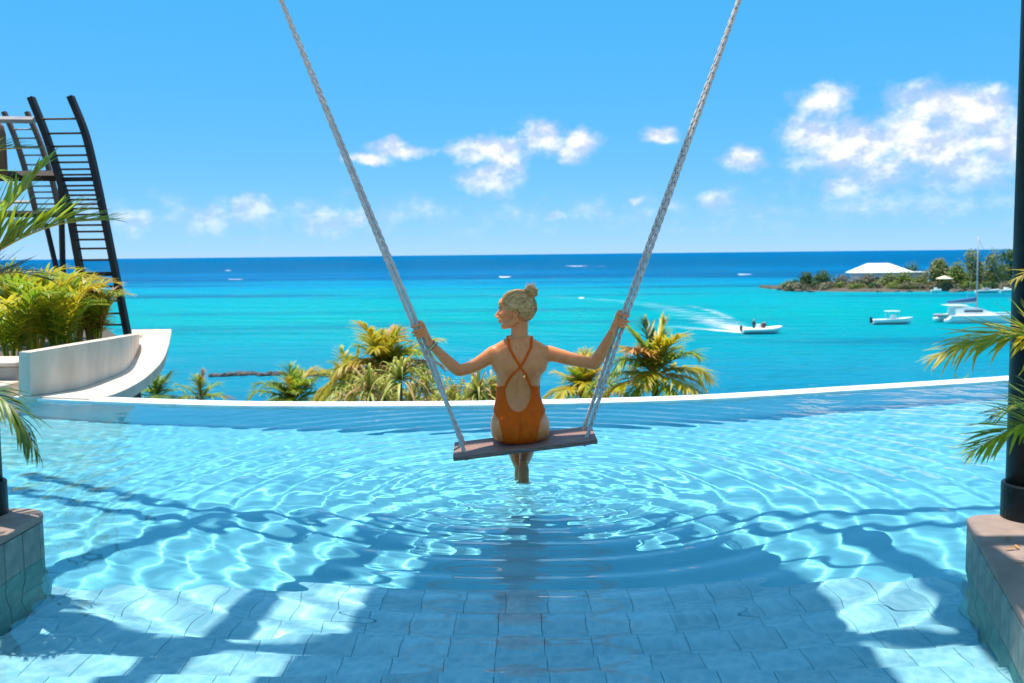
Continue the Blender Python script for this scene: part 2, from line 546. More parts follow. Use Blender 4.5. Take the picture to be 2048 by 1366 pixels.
# ---- sea: a lagoon over sand and reef, deep water beyond the reef
def sea_material():
    m = bpy.data.materials.new('sea')
    m.use_nodes = True
    nt = m.node_tree
    N, L = nt.nodes, nt.links
    b = N['Principled BSDF']
    tc = N.new('ShaderNodeTexCoord')
    P = tc.outputs['Object']
    sep = N.new('ShaderNodeSeparateXYZ')
    L.new(P, sep.inputs[0])

    def mth(op, a, b_=None, clamp=False):
        n = N.new('ShaderNodeMath')
        n.operation = op
        n.use_clamp = clamp
        for i, v in enumerate((a, b_)):
            if v is None:
                continue
            if isinstance(v, (int, float)):
                n.inputs[i].default_value = v
            else:
                L.new(v, n.inputs[i])
        return n.outputs[0]

    def noise(scale, stretch, detail=4.0):
        mp = N.new('ShaderNodeMapping')
        mp.inputs['Scale'].default_value = stretch
        L.new(P, mp.inputs[0])
        n = N.new('ShaderNodeTexNoise')
        n.inputs['Scale'].default_value = scale
        n.inputs['Detail'].default_value = detail
        L.new(mp.outputs[0], n.inputs['Vector'])
        return n.outputs[0]

    dist = mth('MAXIMUM', sep.outputs[1], 20.0)
    lg = mth('LOGARITHM', dist, 10.0)
    wob = mth('MULTIPLY', mth('SUBTRACT', noise(0.012, (0.35, 1, 1)), 0.5), 0.32)
    u = mth('DIVIDE', mth('SUBTRACT', mth('ADD', lg, wob), 1.7), 2.0, clamp=True)   # 50 m .. 5 km
    rp = N.new('ShaderNodeValToRGB')
    cr = rp.color_ramp
    stops = [(0.00, (0.010, 0.19, 0.30)), (0.16, (0.008, 0.22, 0.33)), (0.215, (0.002, 0.255, 0.345)), (0.28, (0.0, 0.30, 0.335)),
             (0.40, (0.0, 0.295, 0.375)), (0.455, (0.0, 0.23, 0.41)), (0.515, (0.002, 0.10, 0.24)), (0.56, (0.0, 0.155, 0.36)),
             (0.61, (0.0, 0.115, 0.27)), (0.70, (0.0, 0.105, 0.25)), (1.0, (0.0, 0.115, 0.28))]
    cr.elements[0].position, cr.elements[0].color = stops[0][0], (*stops[0][1], 1)
    cr.elements[1].position, cr.elements[1].color = stops[-1][0], (*stops[-1][1], 1)
    for pos, c in stops[1:-1]:
        e = cr.elements.new(pos)
        e.color = (*c, 1)
    L.new(u, rp.inputs[0])
    # weed and coral patches on the sand
    pt = N.new('ShaderNodeMapRange')
    pt.interpolation_type = 'SMOOTHSTEP'
    pt.inputs['From Min'].default_value = 0.49
    pt.inputs['From Max'].default_value = 0.70
    pt.inputs['To Max'].default_value = 0.8
    L.new(noise(0.022, (0.22, 1, 1), 7.0), pt.inputs['Value'])
    mx = N.new('ShaderNodeMixRGB')
    L.new(pt.outputs[0], mx.inputs[0])
    L.new(rp.outputs[0], mx.inputs[1])
    mx.inputs[2].default_value = (0.004, 0.105, 0.22, 1)
    L.new(mx.outputs[0], b.inputs['Base Color'])
    b.inputs['Roughness'].default_value = 0.5
    b.inputs['Specular IOR Level'].default_value = 0.0
    # wind ripples: small near, long swell far out
    w1 = noise(1.1, (0.35, 1, 1), 5.0)
    w2 = noise(0.16, (0.3, 1, 1), 4.0)
    w3 = noise(0.02, (0.25, 1, 1), 3.0)
    hsum = mth('ADD', mth('MULTIPLY', w1, 0.55), mth('ADD', mth('MULTIPLY', w2, 2.2), mth('MULTIPLY', w3, 3.0)))
    bp = N.new('ShaderNodeBump')
    bp.inputs['Strength'].default_value = 0.9
    bp.inputs['Distance'].default_value = 2.6
    L.new(hsum, bp.inputs['Height'])
    L.new(bp.outputs[0], b.inputs['Normal'])
    gs = N.new('ShaderNodeBsdfGlossy')
    gs.inputs['Roughness'].default_value = 0.12
    L.new(bp.outputs[0], gs.inputs['Normal'])
    ms = N.new('ShaderNodeMixShader')
    ms.inputs[0].default_value = 0.014
    L.new(b.outputs[0], ms.inputs[1])
    L.new(gs.outputs[0], ms.inputs[2])
    L.new(ms.outputs[0], N['Material Output'].inputs[0])
    return m


mb = MB()
xs = [-60000, -9000, -2000, -400, 0, 400, 2000, 9000, 60000]
ys = [12, 60, 200, 600, 2000, 9000, 80000]
vs = [(x, y, 0) for y in ys for x in xs]
fs = [(j * 9 + i, j * 9 + i + 1, (j + 1) * 9 + i + 1, (j + 1) * 9 + i) for j in range(6) for i in range(8)]
mb.add(vs, fs)
sea = mb.build('sea', sea_material())
sea.location.z = SEA_Z
tag(sea, kind='structure')

# ---- hillside below the terrace, running down to the shore
mb = MB()
nx, ny = 40, 24
vs, fs = [], []
for j in range(ny):
    for i in range(nx):
        x = -60 + 120 * i / (nx - 1)
        y = 10.2 + 50 * j / (ny - 1)
        z = -3.5 - 7.8 * (1 - math.exp(-(y - 10.2) / 14.0)) - 0.03 * max(0, y - 44) + 0.35 * math.sin(x * 0.7 + y) * math.cos(y * 0.5)
        vs.append((x, y, z))
for j in range(ny - 1):
    for i in range(nx - 1):
        fs.append((j * nx + i, j * nx + i + 1, (j + 1) * nx + i + 1, (j + 1) * nx + i))
mb.add(vs, fs)
tag(mb.build('hillside', M['hill'], smooth=True), kind='structure')


def hill_z(x, y):
    return -3.5 - 7.8 * (1 - math.exp(-(y - 10.2) / 14.0)) - 0.03 * max(0, y - 44)


# ---- terrace the photographer stands on
mb = MB()
mb.box((0, -4.02, -0.20), (16, 12.0, 0.50))
tag(mb.build('terrace', M['deck']), kind='structure')

# ---- pool
EDGE = [(-7.5, 10.6), (-6.0, 9.75), (-4.30, 8.89), (-3.37, 8.58), (-2.66, 8.39), (-1.95, 8.27), (-0.73, 8.20), (0.31, 8.235), (1.60, 8.40), (3.02, 8.84), (4.69, 9.41), (6.2, 10.05), (8.0, 11.0)]
EX = np.array([e[0] for e in EDGE])
EY = np.array([e[1] for e in EDGE])


def edge_y(x):
    # smooth cubic through the survey points
    k = int(np.clip(np.searchsorted(EX, x) - 1, 0, len(EX) - 2))
    def slope(i):
        a, b = max(i - 1, 0), min(i + 1, len(EX) - 1)
        return (EY[b] - EY[a]) / (EX[b] - EX[a])
    h = EX[k + 1] - EX[k]
    t = (x - EX[k]) / h
    return ((2 * t ** 3 - 3 * t ** 2 + 1) * EY[k] + (t ** 3 - 2 * t ** 2 + t) * h * slope(k)
            + (-2 * t ** 3 + 3 * t ** 2) * EY[k + 1] + (t ** 3 - t ** 2) * h * slope(k + 1))


POOL_D = 0.95
exs = np.linspace(-7.4, 7.9, 90)
eys = np.array([edge_y(x) for x in exs])
# floor sheet
mb = MB()
n = len(exs)
mb.add([(x, 3.0, -POOL_D) for x in exs] + [(x, y + 0.12, -POOL_D) for x, y in zip(exs, eys)],
       [(i, i + 1, n + i + 1, n + i) for i in range(n - 1)])
pool_floor = tag(mb.build('pool_floor', M['pool_floor']), kind='structure')
pool_floor.cycles.is_caustics_receiver = True

# infinity edge: a white rendered wall with a flat rim
wall = thing('infinity_edge_wall', (0, 8.3, 0), 0, 'curved white rendered infinity edge wall at the far side of the pool', 'pool wall')


def edge_strip(off0, off1, z0, z1):
    rings = []
    for i in range(n):
        a, b = max(i - 1, 0), min(i + 1, n - 1)
        t = Vector((exs[b] - exs[a], eys[b] - eys[a], 0)).normalized()
        nn = Vector((-t.y, t.x, 0))
        p = Vector((exs[i], eys[i] - 8.3, 0))
        q0, q1 = p + nn * off0, p + nn * off1
        rings.append([Vector((q0.x, q0.y, z0)), Vector((q1.x, q1.y, z0)), Vector((q1.x, q1.y, z1)), Vector((q0.x, q0.y, z1))])
    return MB().loft(rings)


edge_strip(0.0, 0.26, -0.03, 0.014).build('rim', M['edge_white'], wall)
inner = edge_strip(0.012, 0.24, -3.4, -0.031).build('wall_body', M['pool_floor'], wall)
inner.cycles.is_caustics_receiver = True

# entry steps: treads of stone tiles going down into the pool
steps = tag(thing('pool_steps', (0, 3, 0)), kind='structure')
treads = [(2.02, 3.056, 0.15), (3.056, 3.351, 0.30), (3.351, 3.661, 0.45), (3.661, 4.310, 0.60)]   # near edge, far edge, depth
TW = 0.176
tile_cache = {}


def tile_mesh(w, d, h, bev, matk):
    key = (round(w, 4), round(d, 4), round(h, 4), matk)
    if key not in tile_cache:
        me = MB().box((0, 0, 0), (w, d, h), bevel=bev).mesh('tile')
        me.materials.append(M[matk])
        tile_cache[key] = me
    return tile_cache[key]


for y0, y1, dep in treads:
    core = MB().box((-0.1, (y0 + y1) / 2 - 3 - 0.01, -dep - 0.022 - 0.35), (5.4, y1 - y0 - 0.012, 0.70)).build('riser', M['pool_riser'], steps)
    core.cycles.is_caustics_receiver = True
    rows = max(1, round((y1 - y0) / 0.31))
    rd = (y1 - y0) / rows
    for r in range(rows):
        shift = 0.0 if r % 2 == 0 else 0.03
        for k in range(-12, 13):
            x = k * TW + shift + 0.02
            if x < -2.15 or x > 1.95:
                continue
            t = link_mesh('tile', tile_mesh(TW - 0.0025, rd - 0.0025, 0.02, 0.0008, 'step_tile'), None, steps)
            t.location = (x, y0 + rd * (r + 0.5) - 3, -dep - 0.01 + random.uniform(-0.0012, 0.0012))
            t.rotation_euler = (random.uniform(-0.004, 0.004), random.uniform(-0.004, 0.004), random.uniform(-0.004, 0.004))
            t.cycles.is_caustics_receiver = True

# ---- water surface of the pool
FOOT = (0.055, 5.31)


def wave(X, Y):
    Z = np.zeros_like(X)
    g = np.random.default_rng(5)
    calm = 0.75 + 0.25 * np.sin(0.9 * X + 0.4) * np.sin(0.7 * Y + 1.0)

    def add(n_, l0, l1, amp, a_mu, a_sd, mask):
        nonlocal Z
        for k in range(n_):
            Lw = math.exp(g.uniform(math.log(l0), math.log(l1)))
            a = g.normal(a_mu, a_sd)
            ph = g.uniform(0, 6.28)
            # crests wander a little so that no two lines run alike
            bend = 0.25 * Lw * np.sin(X * g.uniform(0.5, 1.6) + Y * g.uniform(0.5, 1.6) + g.uniform(0, 6.28))
            Z = Z + amp * Lw * mask * np.sin(2 * np.pi / Lw * (X * np.cos(a) + Y * np.sin(a) + bend) + ph)

    calm = calm * (0.5 + 0.5 * np.clip((Y - 3.3) / 1.6, 0, 1))
    add(14, 0.45, 1.6, 0.00085, 1.45, 0.5, calm)
    add(16, 0.20, 0.48, 0.00092, 1.2, 0.9, calm)
    add(20, 0.09, 0.18, 0.00100, 1.3, 1.1, calm)
    # rings spreading from the foot
    r = np.hypot(X - FOOT[0], Y - FOOT[1])
    th = np.arctan2(Y - FOOT[1], X - FOOT[0])
    r = r + 0.02 * np.sin(3 * th + 0.5) + 0.012 * np.sin(7 * th)
    env = np.exp(-((r - 1.0) / 0.8) ** 2) + 0.6 * np.exp(-((r - 2.2) / 0.9) ** 2)
    Z += 0.0036 * np.sin(2 * np.pi * r / 0.22) * env
    Z += 0.0014 * np.sin(2 * np.pi * r / 0.12 + 1.0) * np.exp(-((r - 0.7) / 0.6) ** 2)
    Z += 0.0012 * np.sin(2 * np.pi * r / 0.075) * np.exp(-r / 0.35)
    # small chop round the foot
    add(18, 0.07, 0.16, 0.0030, 0.0, 3.0, np.exp(-(r / 0.85) ** 2))
    return Z


NX, NY = 820, 680
gx = np.concatenate([np.linspace(-7.3, -4.6, 60, endpoint=False), np.linspace(-4.6, 5.0, NX - 120, endpoint=False), np.linspace(5.0, 7.8, 60)])
gt = np.linspace(0, 1, NY)
gy1 = np.array([edge_y(x) for x in gx]) + 0.02
X = np.repeat(gx[None, :], NY, 0)
Y = 1.9 + (gy1[None, :] - 1.9) * gt[:, None]
Zw = wave(X, Y)
idx = np.arange(NX * NY).reshape(NY, NX)
quads = np.stack([idx[:-1, :-1], idx[:-1, 1:], idx[1:, 1:], idx[1:, :-1]], -1).reshape(-1, 4)
me = bpy.data.meshes.new('pool_water')
me.from_pydata(np.stack([X, Y, Zw], -1).reshape(-1, 3).tolist(), [], quads.tolist())
me.polygons.foreach_set('use_smooth', [True] * len(me.polygons))
mw = bpy.data.materials.new('pool_water')
mw.use_nodes = True
nt = mw.node_tree
nt.nodes.clear()
out = nt.nodes.new('ShaderNodeOutputMaterial')
gl = nt.nodes.new('ShaderNodeBsdfGlass')
gl.inputs['IOR'].default_value = 1.33
gl.inputs['Roughness'].default_value = 0.0
gl.inputs['Color'].default_value = (0.88, 0.97, 0.99, 1)
nt.links.new(gl.outputs[0], out.inputs[0])
pool_water = tag(link_mesh('pool_water', me, mw), kind='structure')
pool_water.cycles.is_caustics_caster = True


# ---- planters that flank the steps
def rounded(poly, rads, seg=6):
    out_ = []
    m_ = len(poly)
    for i in range(m_):
        p = Vector(poly[i])
        if rads[i] <= 0:
            out_.append((p.x, p.y))
            continue
        a = (Vector(poly[i - 1]) - p).normalized()
        b = (Vector(poly[(i + 1) % m_]) - p).normalized()
        ang = a.angle(b)
        d = rads[i] / math.tan(ang / 2)
        c = p + (a + b).normalized() * (rads[i] / math.sin(ang / 2))
        s, e = p + a * d - c, p + b * d - c
        for k in range(seg + 1):
            t = k / seg
            v = (s * (1 - t) + e * t).normalized() * rads[i]
            out_.append((c.x + v.x, c.y + v.y))
    return out_


def inset(poly, d):
    m_ = len(poly)
    res = []
    for i in range(m_):
        p, a, b = Vector(poly[i]), Vector(poly[i - 1]), Vector(poly[(i + 1) % m_])
        n1 = Vector((-(p - a).y, (p - a).x)).normalized()
        n2 = Vector((-(b - p).y, (b - p).x)).normalized()
        nn = (n1 + n2).normalized()
        res.append(tuple(p + nn * (d / max(0.3, nn.dot(n1)))))
    return res


def make_planter(base, poly, rads, tiled_edges, label):
    """poly counter-clockwise in world metres; tiled_edges: index ranges along the outline"""
    t = thing('planter', (*base, 0), 0, label, 'planter', 'stone planters flanking the pool steps')
    loc = [(x - base[0], y - base[1]) for x, y in poly]
    outl = rounded(loc, rads)
    cop = MB().prism(outl, 0.152, 0.182)
    o = cop.build('coping', M['coping'], t)
    bv = o.modifiers.new('bevel', 'BEVEL')
    bv.width = 0.006
    bv.segments = 2
    core = inset(outl, 0.034)
    MB().prism(core, -1.0, 0.151).build('core', M['grout'], t)
    # tiles round the visible faces
    pts = [Vector(p) for p in inset(outl, 0.016)]
    path = pts + [pts[0]]
    acc = 0.0
    w = 0.15
    for i in range(len(path) - 1):
        a, b = path[i], path[i + 1]
        seg = (b - a).length
        if seg < 0.05:
            # rounded corner: short tile pieces
            cnt = 1
        else:
            cnt = max(1, round(seg / w))
        if (a + b).y / 2 + base[1] < 1.6 or abs((a + b).x / 2 + base[0]) > 3.3:
            continue
        for k in range(cnt):
            c = a.lerp(b, (k + 0.5) / cnt)
            d = (b - a).normalized()
            wl = seg / cnt - (0.005 if seg >= 0.05 else -0.002)
            for z0, z1, mk in ((-0.012, 0.149, 'wall_tile'), (-0.31, -0.015, 'water_tint_tile'), (-0.62, -0.313, 'water_tint_tile'), (-0.96, -0.623, 'water_tint_tile')):
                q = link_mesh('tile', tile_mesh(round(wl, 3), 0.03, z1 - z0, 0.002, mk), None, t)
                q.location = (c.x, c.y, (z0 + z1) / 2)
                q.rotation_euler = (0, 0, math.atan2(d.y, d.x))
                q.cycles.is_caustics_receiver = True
    return t


pl_left = make_planter((-2.6, 3.4), [(-4.2, 1.0), (-2.0, 1.0), (-2.0, 4.26), (-4.2, 4.26)], [0, 0, 0.14, 0], None,
                       'stone planter')
pl_left['label'] = 'stone planter with rounded corner, its coping dappled by frond shade'
pl_right = make_planter((2.2, 3.2), [(0.94, 1.0), (4.2, 1.0), (4.2, 3.99), (1.837, 3.99)], [0, 0, 0, 0.13], None,
                        'stone planter with slanting tiled side and bright sunlit coping, fallen leaves on top')
# soil-filled bed is outside the frame; a few fallen leaves on the right coping
for k, (px, py, a, s) in enumerate([(2025, 1100, 0.2, 0.06), (2036, 1095, 1.3, 0.05), (2040, 1130, 2.4, 0.055), (2018, 1078, 0.9, 0.035)]):
    p = on_z(px, py, 0.184)
    lf = MB()
    pts = [Vector((s * (u - 0.5), 0.006 * math.sin(u * 3), 0.002 + 0.006 * math.sin(u * 3.1))) for u in (0, 0.25, 0.5, 0.75, 1)]
    lf.tube(pts, [0.001, 0.005, 0.006, 0.004, 0.001], 6, squash=0.25)
    o = lf.build('fallen_leaf', M['frond_dry'])
    o.location = p
    o.rotation_euler = (0, 0, a)
    tag(o, 'dry brown fallen leaf lying on the sunlit coping of the slanted planter', 'leaf', 'fallen leaves on the coping')

# ---- pergola: steel columns on the planters carrying beams, rafters and a roof panel overhead
perg = thing('pergola', (0, 4.0, 0), 0, 'dark steel pergola whose two round columns stand on the planters', 'pergola')
ROOF = 4.60
SHX = SUN_DIR.x / SUN_DIR.z * (ROOF - 3.24)
SHY = SUN_DIR.y / SUN_DIR.z * (ROOF - 3.24)


def column(x, y, r):
    c = MB().tube([(x, y - 4, 0.182), (x, y - 4, ROOF - 0.01)], r, 32, cap=True)
    o = c.build('column', M['column'], perg, smooth=False)
    for p in o.data.polygons:
        p.use_smooth = len(p.vertices) == 4
    rr = [(r + 0.004, 0.183), (r + 0.016, 0.183), (r + 0.016, 0.318), (r + 0.012, 0.324), (r + 0.001, 0.324)]
    rings = [[Vector((x + math.cos(2 * math.pi * k / 32) * q, y - 4 + math.sin(2 * math.pi * k / 32) * q, z)) for k in range(32)] for q, z in rr]
    o2 = MB().loft(rings, cap=False).build('base_collar', M['column'], o, smooth=True)
    o2.data.polygons.foreach_set('use_smooth', [False] * len(o2.data.polygons))


column(-2.262, 4.16, 0.085)
column(2.085, 3.93, 0.10)


def bar(name, pts, w, h, mat, zc, fixed=False):
    if not fixed:
        pts = [(x + SHX, y + SHY) for x, y in pts]
    for a, b in zip(pts[:-1], pts[1:]):
        A, B = Vector((*a, 0)), Vector((*b, 0))
        d = B - A
        rot = Matrix.Rotation(math.atan2(d.y, d.x), 3, 'Z')
        c = (A + B) / 2
        MB().box((c.x, c.y - 4, zc), (d.length + 0.02, w, h), rot).build(name, mat, perg)


# two curved front beams, the swing beam, rafters and the roof panel
bar('front_beam', [(-4.0, 7.10), (-3.13, 6.58), (-2.5, 6.25), (-2.03, 6.08), (-1.0, 6.03), (0.69, 6.03), (2.0, 6.07), (3.4, 6.25)], 0.085, 0.12, M['steel'], ROOF + 0.07)
bar('front_beam', [(-4.0, 6.75), (-2.82, 6.15), (-2.3, 5.91), (-1.85, 5.81), (-1.0, 5.785), (0.6, 5.775), (1.7, 5.80), (3.4, 6.0)], 0.09, 0.12, M['steel'], ROOF + 0.07)
bar('swing_beam', [(-2.55, 4.96), (2.5, 4.96)], 0.11, 0.11, M['steel'], ROOF - 0.07, True)
bar('cross_beam', [(-2.45, 4.05), (2.3, 4.05)], 0.12, 0.12, M['steel'], ROOF + 0.06, True)
bar('rafter', [(-1.34, 5.80), (-1.71, 5.08), (-1.82, 3.74), (-1.88, 2.2)], 0.16, 0.14, M['steel'], ROOF + 0.20)
bar('rafter', [(-2.40, 6.22), (-2.98, 5.31), (-3.3, 4.3), (-3.4, 2.2)], 0.14, 0.14, M['steel'], ROOF + 0.20)
bar('rafter', [(1.16, 5.82), (1.32, 4.95), (1.11, 4.07), (1.02, 2.2)], 0.19, 0.14, M['steel'], ROOF + 0.20)
MB().prism([(x + SHX, y - 4 + SHY) for x, y in ((-1.44, 3.15), (0.58, 3.15), (0.70, 4.6), (0.66, 5.615), (-1.12, 5.615), (-1.27, 4.64))], ROOF + 0.14, ROOF + 0.18).build('roof_panel', M['roof_panel'], perg)

# ================================================================== swing
SEAT_Y = 5.38
PERSON = at(1041, 888, 5.30)
PERSON = Vector((PERSON.x, 5.40, PERSON.z))          # where she sits, on the plank's top
seat_c = Vector((at(1048, 878, SEAT_Y).x, SEAT_Y, PERSON.z + 0.002))
SEAT_ROT = Euler((math.radians(4.5), math.radians(-6.2), math.radians(1.0))).to_matrix()   # far edge up, right end up
swing = thing('swing', seat_c, 0, 'wooden plank swing hung from thick white twisted ropes over the pool', 'swing')
seat_mb = MB().box((0, 0, -0.0125), (0.775, 0.30, 0.025), bevel=0.003)
seat_mb.v = [tuple(SEAT_ROT @ Vector(p)) for p in seat_mb.v]
seat = seat_mb.build('seat', M['plank'], swing)


def rope_mesh(path, r, pitch=0.048, n=15, step=0.0085, phase=0.0):
    """three-strand laid rope along a polyline"""
    P = [Vector(p) for p in path]
    seg = [(P[i + 1] - P[i]).length for i in range(len(P) - 1)]
    tot = sum(seg)
    m_ = int(tot / step)
    mb_ = MB()
    cen, fr = [], []
    for j in range(m_ + 1):
        q = tot * j / m_
        k, acc = 0, 0.0
        while k < len(seg) - 1 and acc + seg[k] < q:
            acc += seg[k]
            k += 1
        cen.append((P[k].lerp(P[k + 1], min(1, (q - acc) / seg[k])), q))
        fr.append(frame_of((P[k + 1] - P[k]).normalized(), Vector((0, 1, 0))))
    for st in range(3):
        pts_ = []
        for (c, q), (a, b) in zip(cen, fr):
            tw = 2 * math.pi * (q / (3 * pitch) + st / 3.0) + phase
            pts_.append(c + (a * math.cos(tw) + b * math.sin(tw)) * r * 0.52)
        mb_.tube(pts_, r * 0.50, 8)
    return mb_


ROPE_R = 0.0120
rope_lines = {}
for side, bot_px, top_px in (('L', (932, 884), (562, 0)), ('R', (1166, 860), (1478, 0))):
    sx = -1 if side == 'L' else 1
    bottom = seat_c + SEAT_ROT @ Vector((sx * 0.318, 0, 0))
    top_seen = at(*top_px, 5.16)
    d = (top_seen - bottom)
    t_end = (ROOF - 0.10 - bottom.z) / d.z
    anchor = bottom + d * t_end
    rope_lines[side] = (bottom, anchor)
    axis = d.normalized()
    e1 = Vector((1, 0, 0)) - axis * axis.x
    e1.normalize()
    e2 = axis.cross(e1)
    for k, sy in enumerate((-1, 1)):
        hole = seat_c + SEAT_ROT @ Vector((sx * 0.318, sy * 0.085, -0.045))
        pts = [hole]
        for q in range(1, 61):
            u = q / 60
            c = bottom.lerp(anchor, u)
            spread = max(0.0, 1 - u * (anchor.z - bottom.z) / 0.56)
            ang = (0.0 if k == 0 else math.pi) + 3.0 * u * (1 if sx < 0 else -1)
            off = (e1 * math.cos(ang) + e2 * math.sin(ang)) * 0.0132 * (1 - spread)
            pts.append(c + off + (hole - bottom) * spread ** 1.1)
        r_ob = rope_mesh([p - seat_c for p in pts], ROPE_R, phase=k * 1.0).build('rope', M['rope'], swing, smooth=True)
    # lashing ring where the ropes meet the beam
    pp = anchor - seat_c
    MB().tube([pp + Vector((0.05 * math.cos(a), 0.09 * math.sin(a), 0.03)) for a in np.linspace(0, 6.283, 17)], 0.012, 8, cap=False).build('beam_lashing', M['rope'], swing, smooth=True)


def rope_at_z(side, z):
    a, b = rope_lines[side]
    return a.lerp(b, (z - a.z) / (b.z - a.z))


# ================================================================== the woman on the swing
def limb(mb_, pts, radii, n=14, sub=5, squash=1.0):
    P_ = spline(pts, (len(pts) - 1) * sub + 1)
    R_ = []
    for i in range(len(P_)):
        u = i / sub
        k = min(int(u), len(radii) - 2)
        t = u - k
        t = t * t * (3 - 2 * t) if False else t
        R_.append(lerp(radii[k], radii[k + 1], t))
    mb_.tube(P_, R_, n, squash=squash)
    mb_.ball(P_[0], R_[0] * 0.98, nu=12, nv=8)
    mb_.ball(P_[-1], R_[-1] * 0.98, nu=12, nv=8)


def finger_chain(mb_, pts, r0, r1):
    P_ = spline(pts, (len(pts) - 1) * 4 + 1)
    R_ = [lerp(r0, r1, i / (len(P_) - 1)) for i in range(len(P_))]
    mb_.tube(P_, R_, 10)
    mb_.ball(P_[0], R_[0], nu=10, nv=6)
    mb_.ball(P_[-1], R_[-1], nu=10, nv=6)


def make_person():
    body = MB()
    # torso: height, centre x, centre y, half width, half depth
    T = [(-0.004, 0.000, 0.020, 0.118, 0.090), (0.012, 0.000, 0.015, 0.146, 0.118), (0.035, 0.001, 0.010, 0.160, 0.132), (0.07, 0.000, 0.010, 0.163, 0.135),
         (0.11, -0.002, 0.012, 0.157, 0.126), (0.155, -0.004, 0.018, 0.143, 0.110), (0.20, -0.007, 0.024, 0.127, 0.097),
         (0.245, -0.009, 0.026, 0.116, 0.088), (0.285, -0.009, 0.024, 0.113, 0.086), (0.325, -0.007, 0.018, 0.118, 0.089),
         (0.37, -0.003, 0.010, 0.127, 0.094), (0.41, 0.000, 0.003, 0.134, 0.096), (0.45, 0.001, -0.002, 0.139, 0.092),
         (0.485, 0.001, -0.004, 0.138, 0.080), (0.512, 0.001, -0.002, 0.122, 0.066), (0.535, 0.002, 0.002, 0.088, 0.056), (0.555, 0.002, 0.006, 0.062, 0.052)]
    rings = []
    for z, cx, cy, a, b in T:
        ring = []
        for k in range(36):
            th = 2 * math.pi * k / 36
            c, s = math.cos(th), math.sin(th)
            e = 2.35
            den = (abs(c) ** e + abs(s) ** e) ** (1 / e)
            ring.append(Vector((cx + a * c / den, cy + b * s / den, z)))
        rings.append(ring)
    body.loft(rings)
    # buttocks, shoulder blades, bust
    for s in (-1, 1):
        body.ball((s * 0.072, -0.035, 0.075), (0.086, 0.098, 0.076))
        body.ball((s * 0.070, -0.052, 0.425), (0.048, 0.046, 0.066), (0, 0, s * 0.2))
        body.ball((s * 0.066, 0.085, 0.385), (0.058, 0.052, 0.055))
        # deltoid and the muscles that run from the back into the arm
        body.ball((s * 0.122, -0.006, 0.470), (0.050, 0.056, 0.050))
        body.ball((s * 0.112, -0.012, 0.425), (0.042, 0.062, 0.060))
        # trapezius towards the neck
        body.tube(spline([(s * 0.120, -0.004, 0.498), (s * 0.075, -0.006, 0.527), (s * 0.036, 0.0, 0.565)], 9), [0.036, 0.036, 0.036, 0.035, 0.034, 0.032, 0.030, 0.028, 0.026], 12)
    # neck
    limb(body, [(0.002, 0.004, 0.53), (0.001, 0.006, 0.58), (0.004, 0.010, 0.655)], [0.053, 0.047, 0.048])

    # arms: shoulder, upper arm, elbow, forearm, wrist (from the way they hang on the ropes)
    Lg = rope_at_z('L', at(838, 664, 5.28).z) - PERSON
    Rg = rope_at_z('R', at(1240, 643, 5.28).z) - PERSON

    def loc(px, py, dy):
        p = at(px, py, PERSON.y + dy)
        return p - PERSON

    arms = {
        'L': dict(sh=loc(988, 706, -0.005), md=loc(950, 731, -0.030), el=loc(917, 742, -0.070), fm=loc(889, 716, -0.095), wr=loc(861, 688, -0.118), grip=Lg, side=1),
        'R': dict(sh=loc(1097, 706, -0.005), md=loc(1146, 719, -0.025), el=loc(1190, 728, -0.055), fm=loc(1207, 697, -0.090), wr=loc(1224, 664, -0.122), grip=Rg, side=-1)}
    for key, A in arms.items():
        body.ball(A['sh'] + Vector((0, 0, -0.004)), (0.045, 0.046, 0.047))
        limb(body, [A['sh'], A['md'], A['el']], [0.043, 0.037, 0.0325], 14, 6)
        e_in = A['el'].lerp(A['fm'], 0.35)
        limb(body, [A['el'], e_in, A['fm'], A['wr']], [0.0325, 0.0355, 0.030, 0.0205], 14, 5)
        g = A['grip']
        axis = (rope_lines[key][1] - rope_lines[key][0]).normalized()
        side = A['side']
        e1 = (Vector((1, 0, 0)) - axis * axis.x).normalized() * side
        e2 = Vector((0, -1, 0)) - axis * Vector((0, -1, 0)).dot(axis)
        e2.normalize()
        # palm: from the wrist to the row of knuckles beside the rope
        kn_c = g + e1 * 0.036 + e2 * 0.012 - axis * 0.004
        w = A['wr']
        hd = (kn_c - w)
        hl = hd.length
        hd.normalize()
        wide = (axis - hd * axis.dot(hd)).normalized()
        thick = hd.cross(wide)
        prof = [(-0.15, 0.021, 0.0185), (0.10, 0.023, 0.0175), (0.40, 0.032, 0.017), (0.75, 0.038, 0.0155), (1.02, 0.038, 0.0125)]
        rings = []
        for t, a, b in prof:
            c = w + hd * (hl * t)
            rings.append([c + wide * (a * math.cos(2 * math.pi * k / 20)) + thick * (b * math.sin(2 * math.pi * k / 20)) for k in range(20)])
        body.loft(rings)
        # four fingers round the front of the ropes
        spec = [(0.0285, 118, 0.0088), (0.0095, 138, 0.0090), (-0.0095, 134, 0.0086), (-0.0275, 116, 0.0078)]
        for q, (s, arc, r) in enumerate(spec):
            base = kn_c + wide * s
            pts = [base - hd * 0.012]
            lift = 0.010 if q == 0 else 0.0
            for th in (18, 18 + (arc - 18) * 0.38, 18 + (arc - 18) * 0.72, arc):
                a = math.radians(th)
                rad = 0.0405 + (0.003 if th < 40 else 0.0)
                pts.append(g + axis * (s * 1.02 + lift * (th / 118.0)) + e1 * (rad * math.cos(a)) + e2 * (rad * math.sin(a)))
            finger_chain(body, pts, r * 1.05, r * 0.78)
        # thumb: leaves the side of the palm and closes behind the ropes
        tb = w + hd * (hl * 0.42) + wide * 0.027
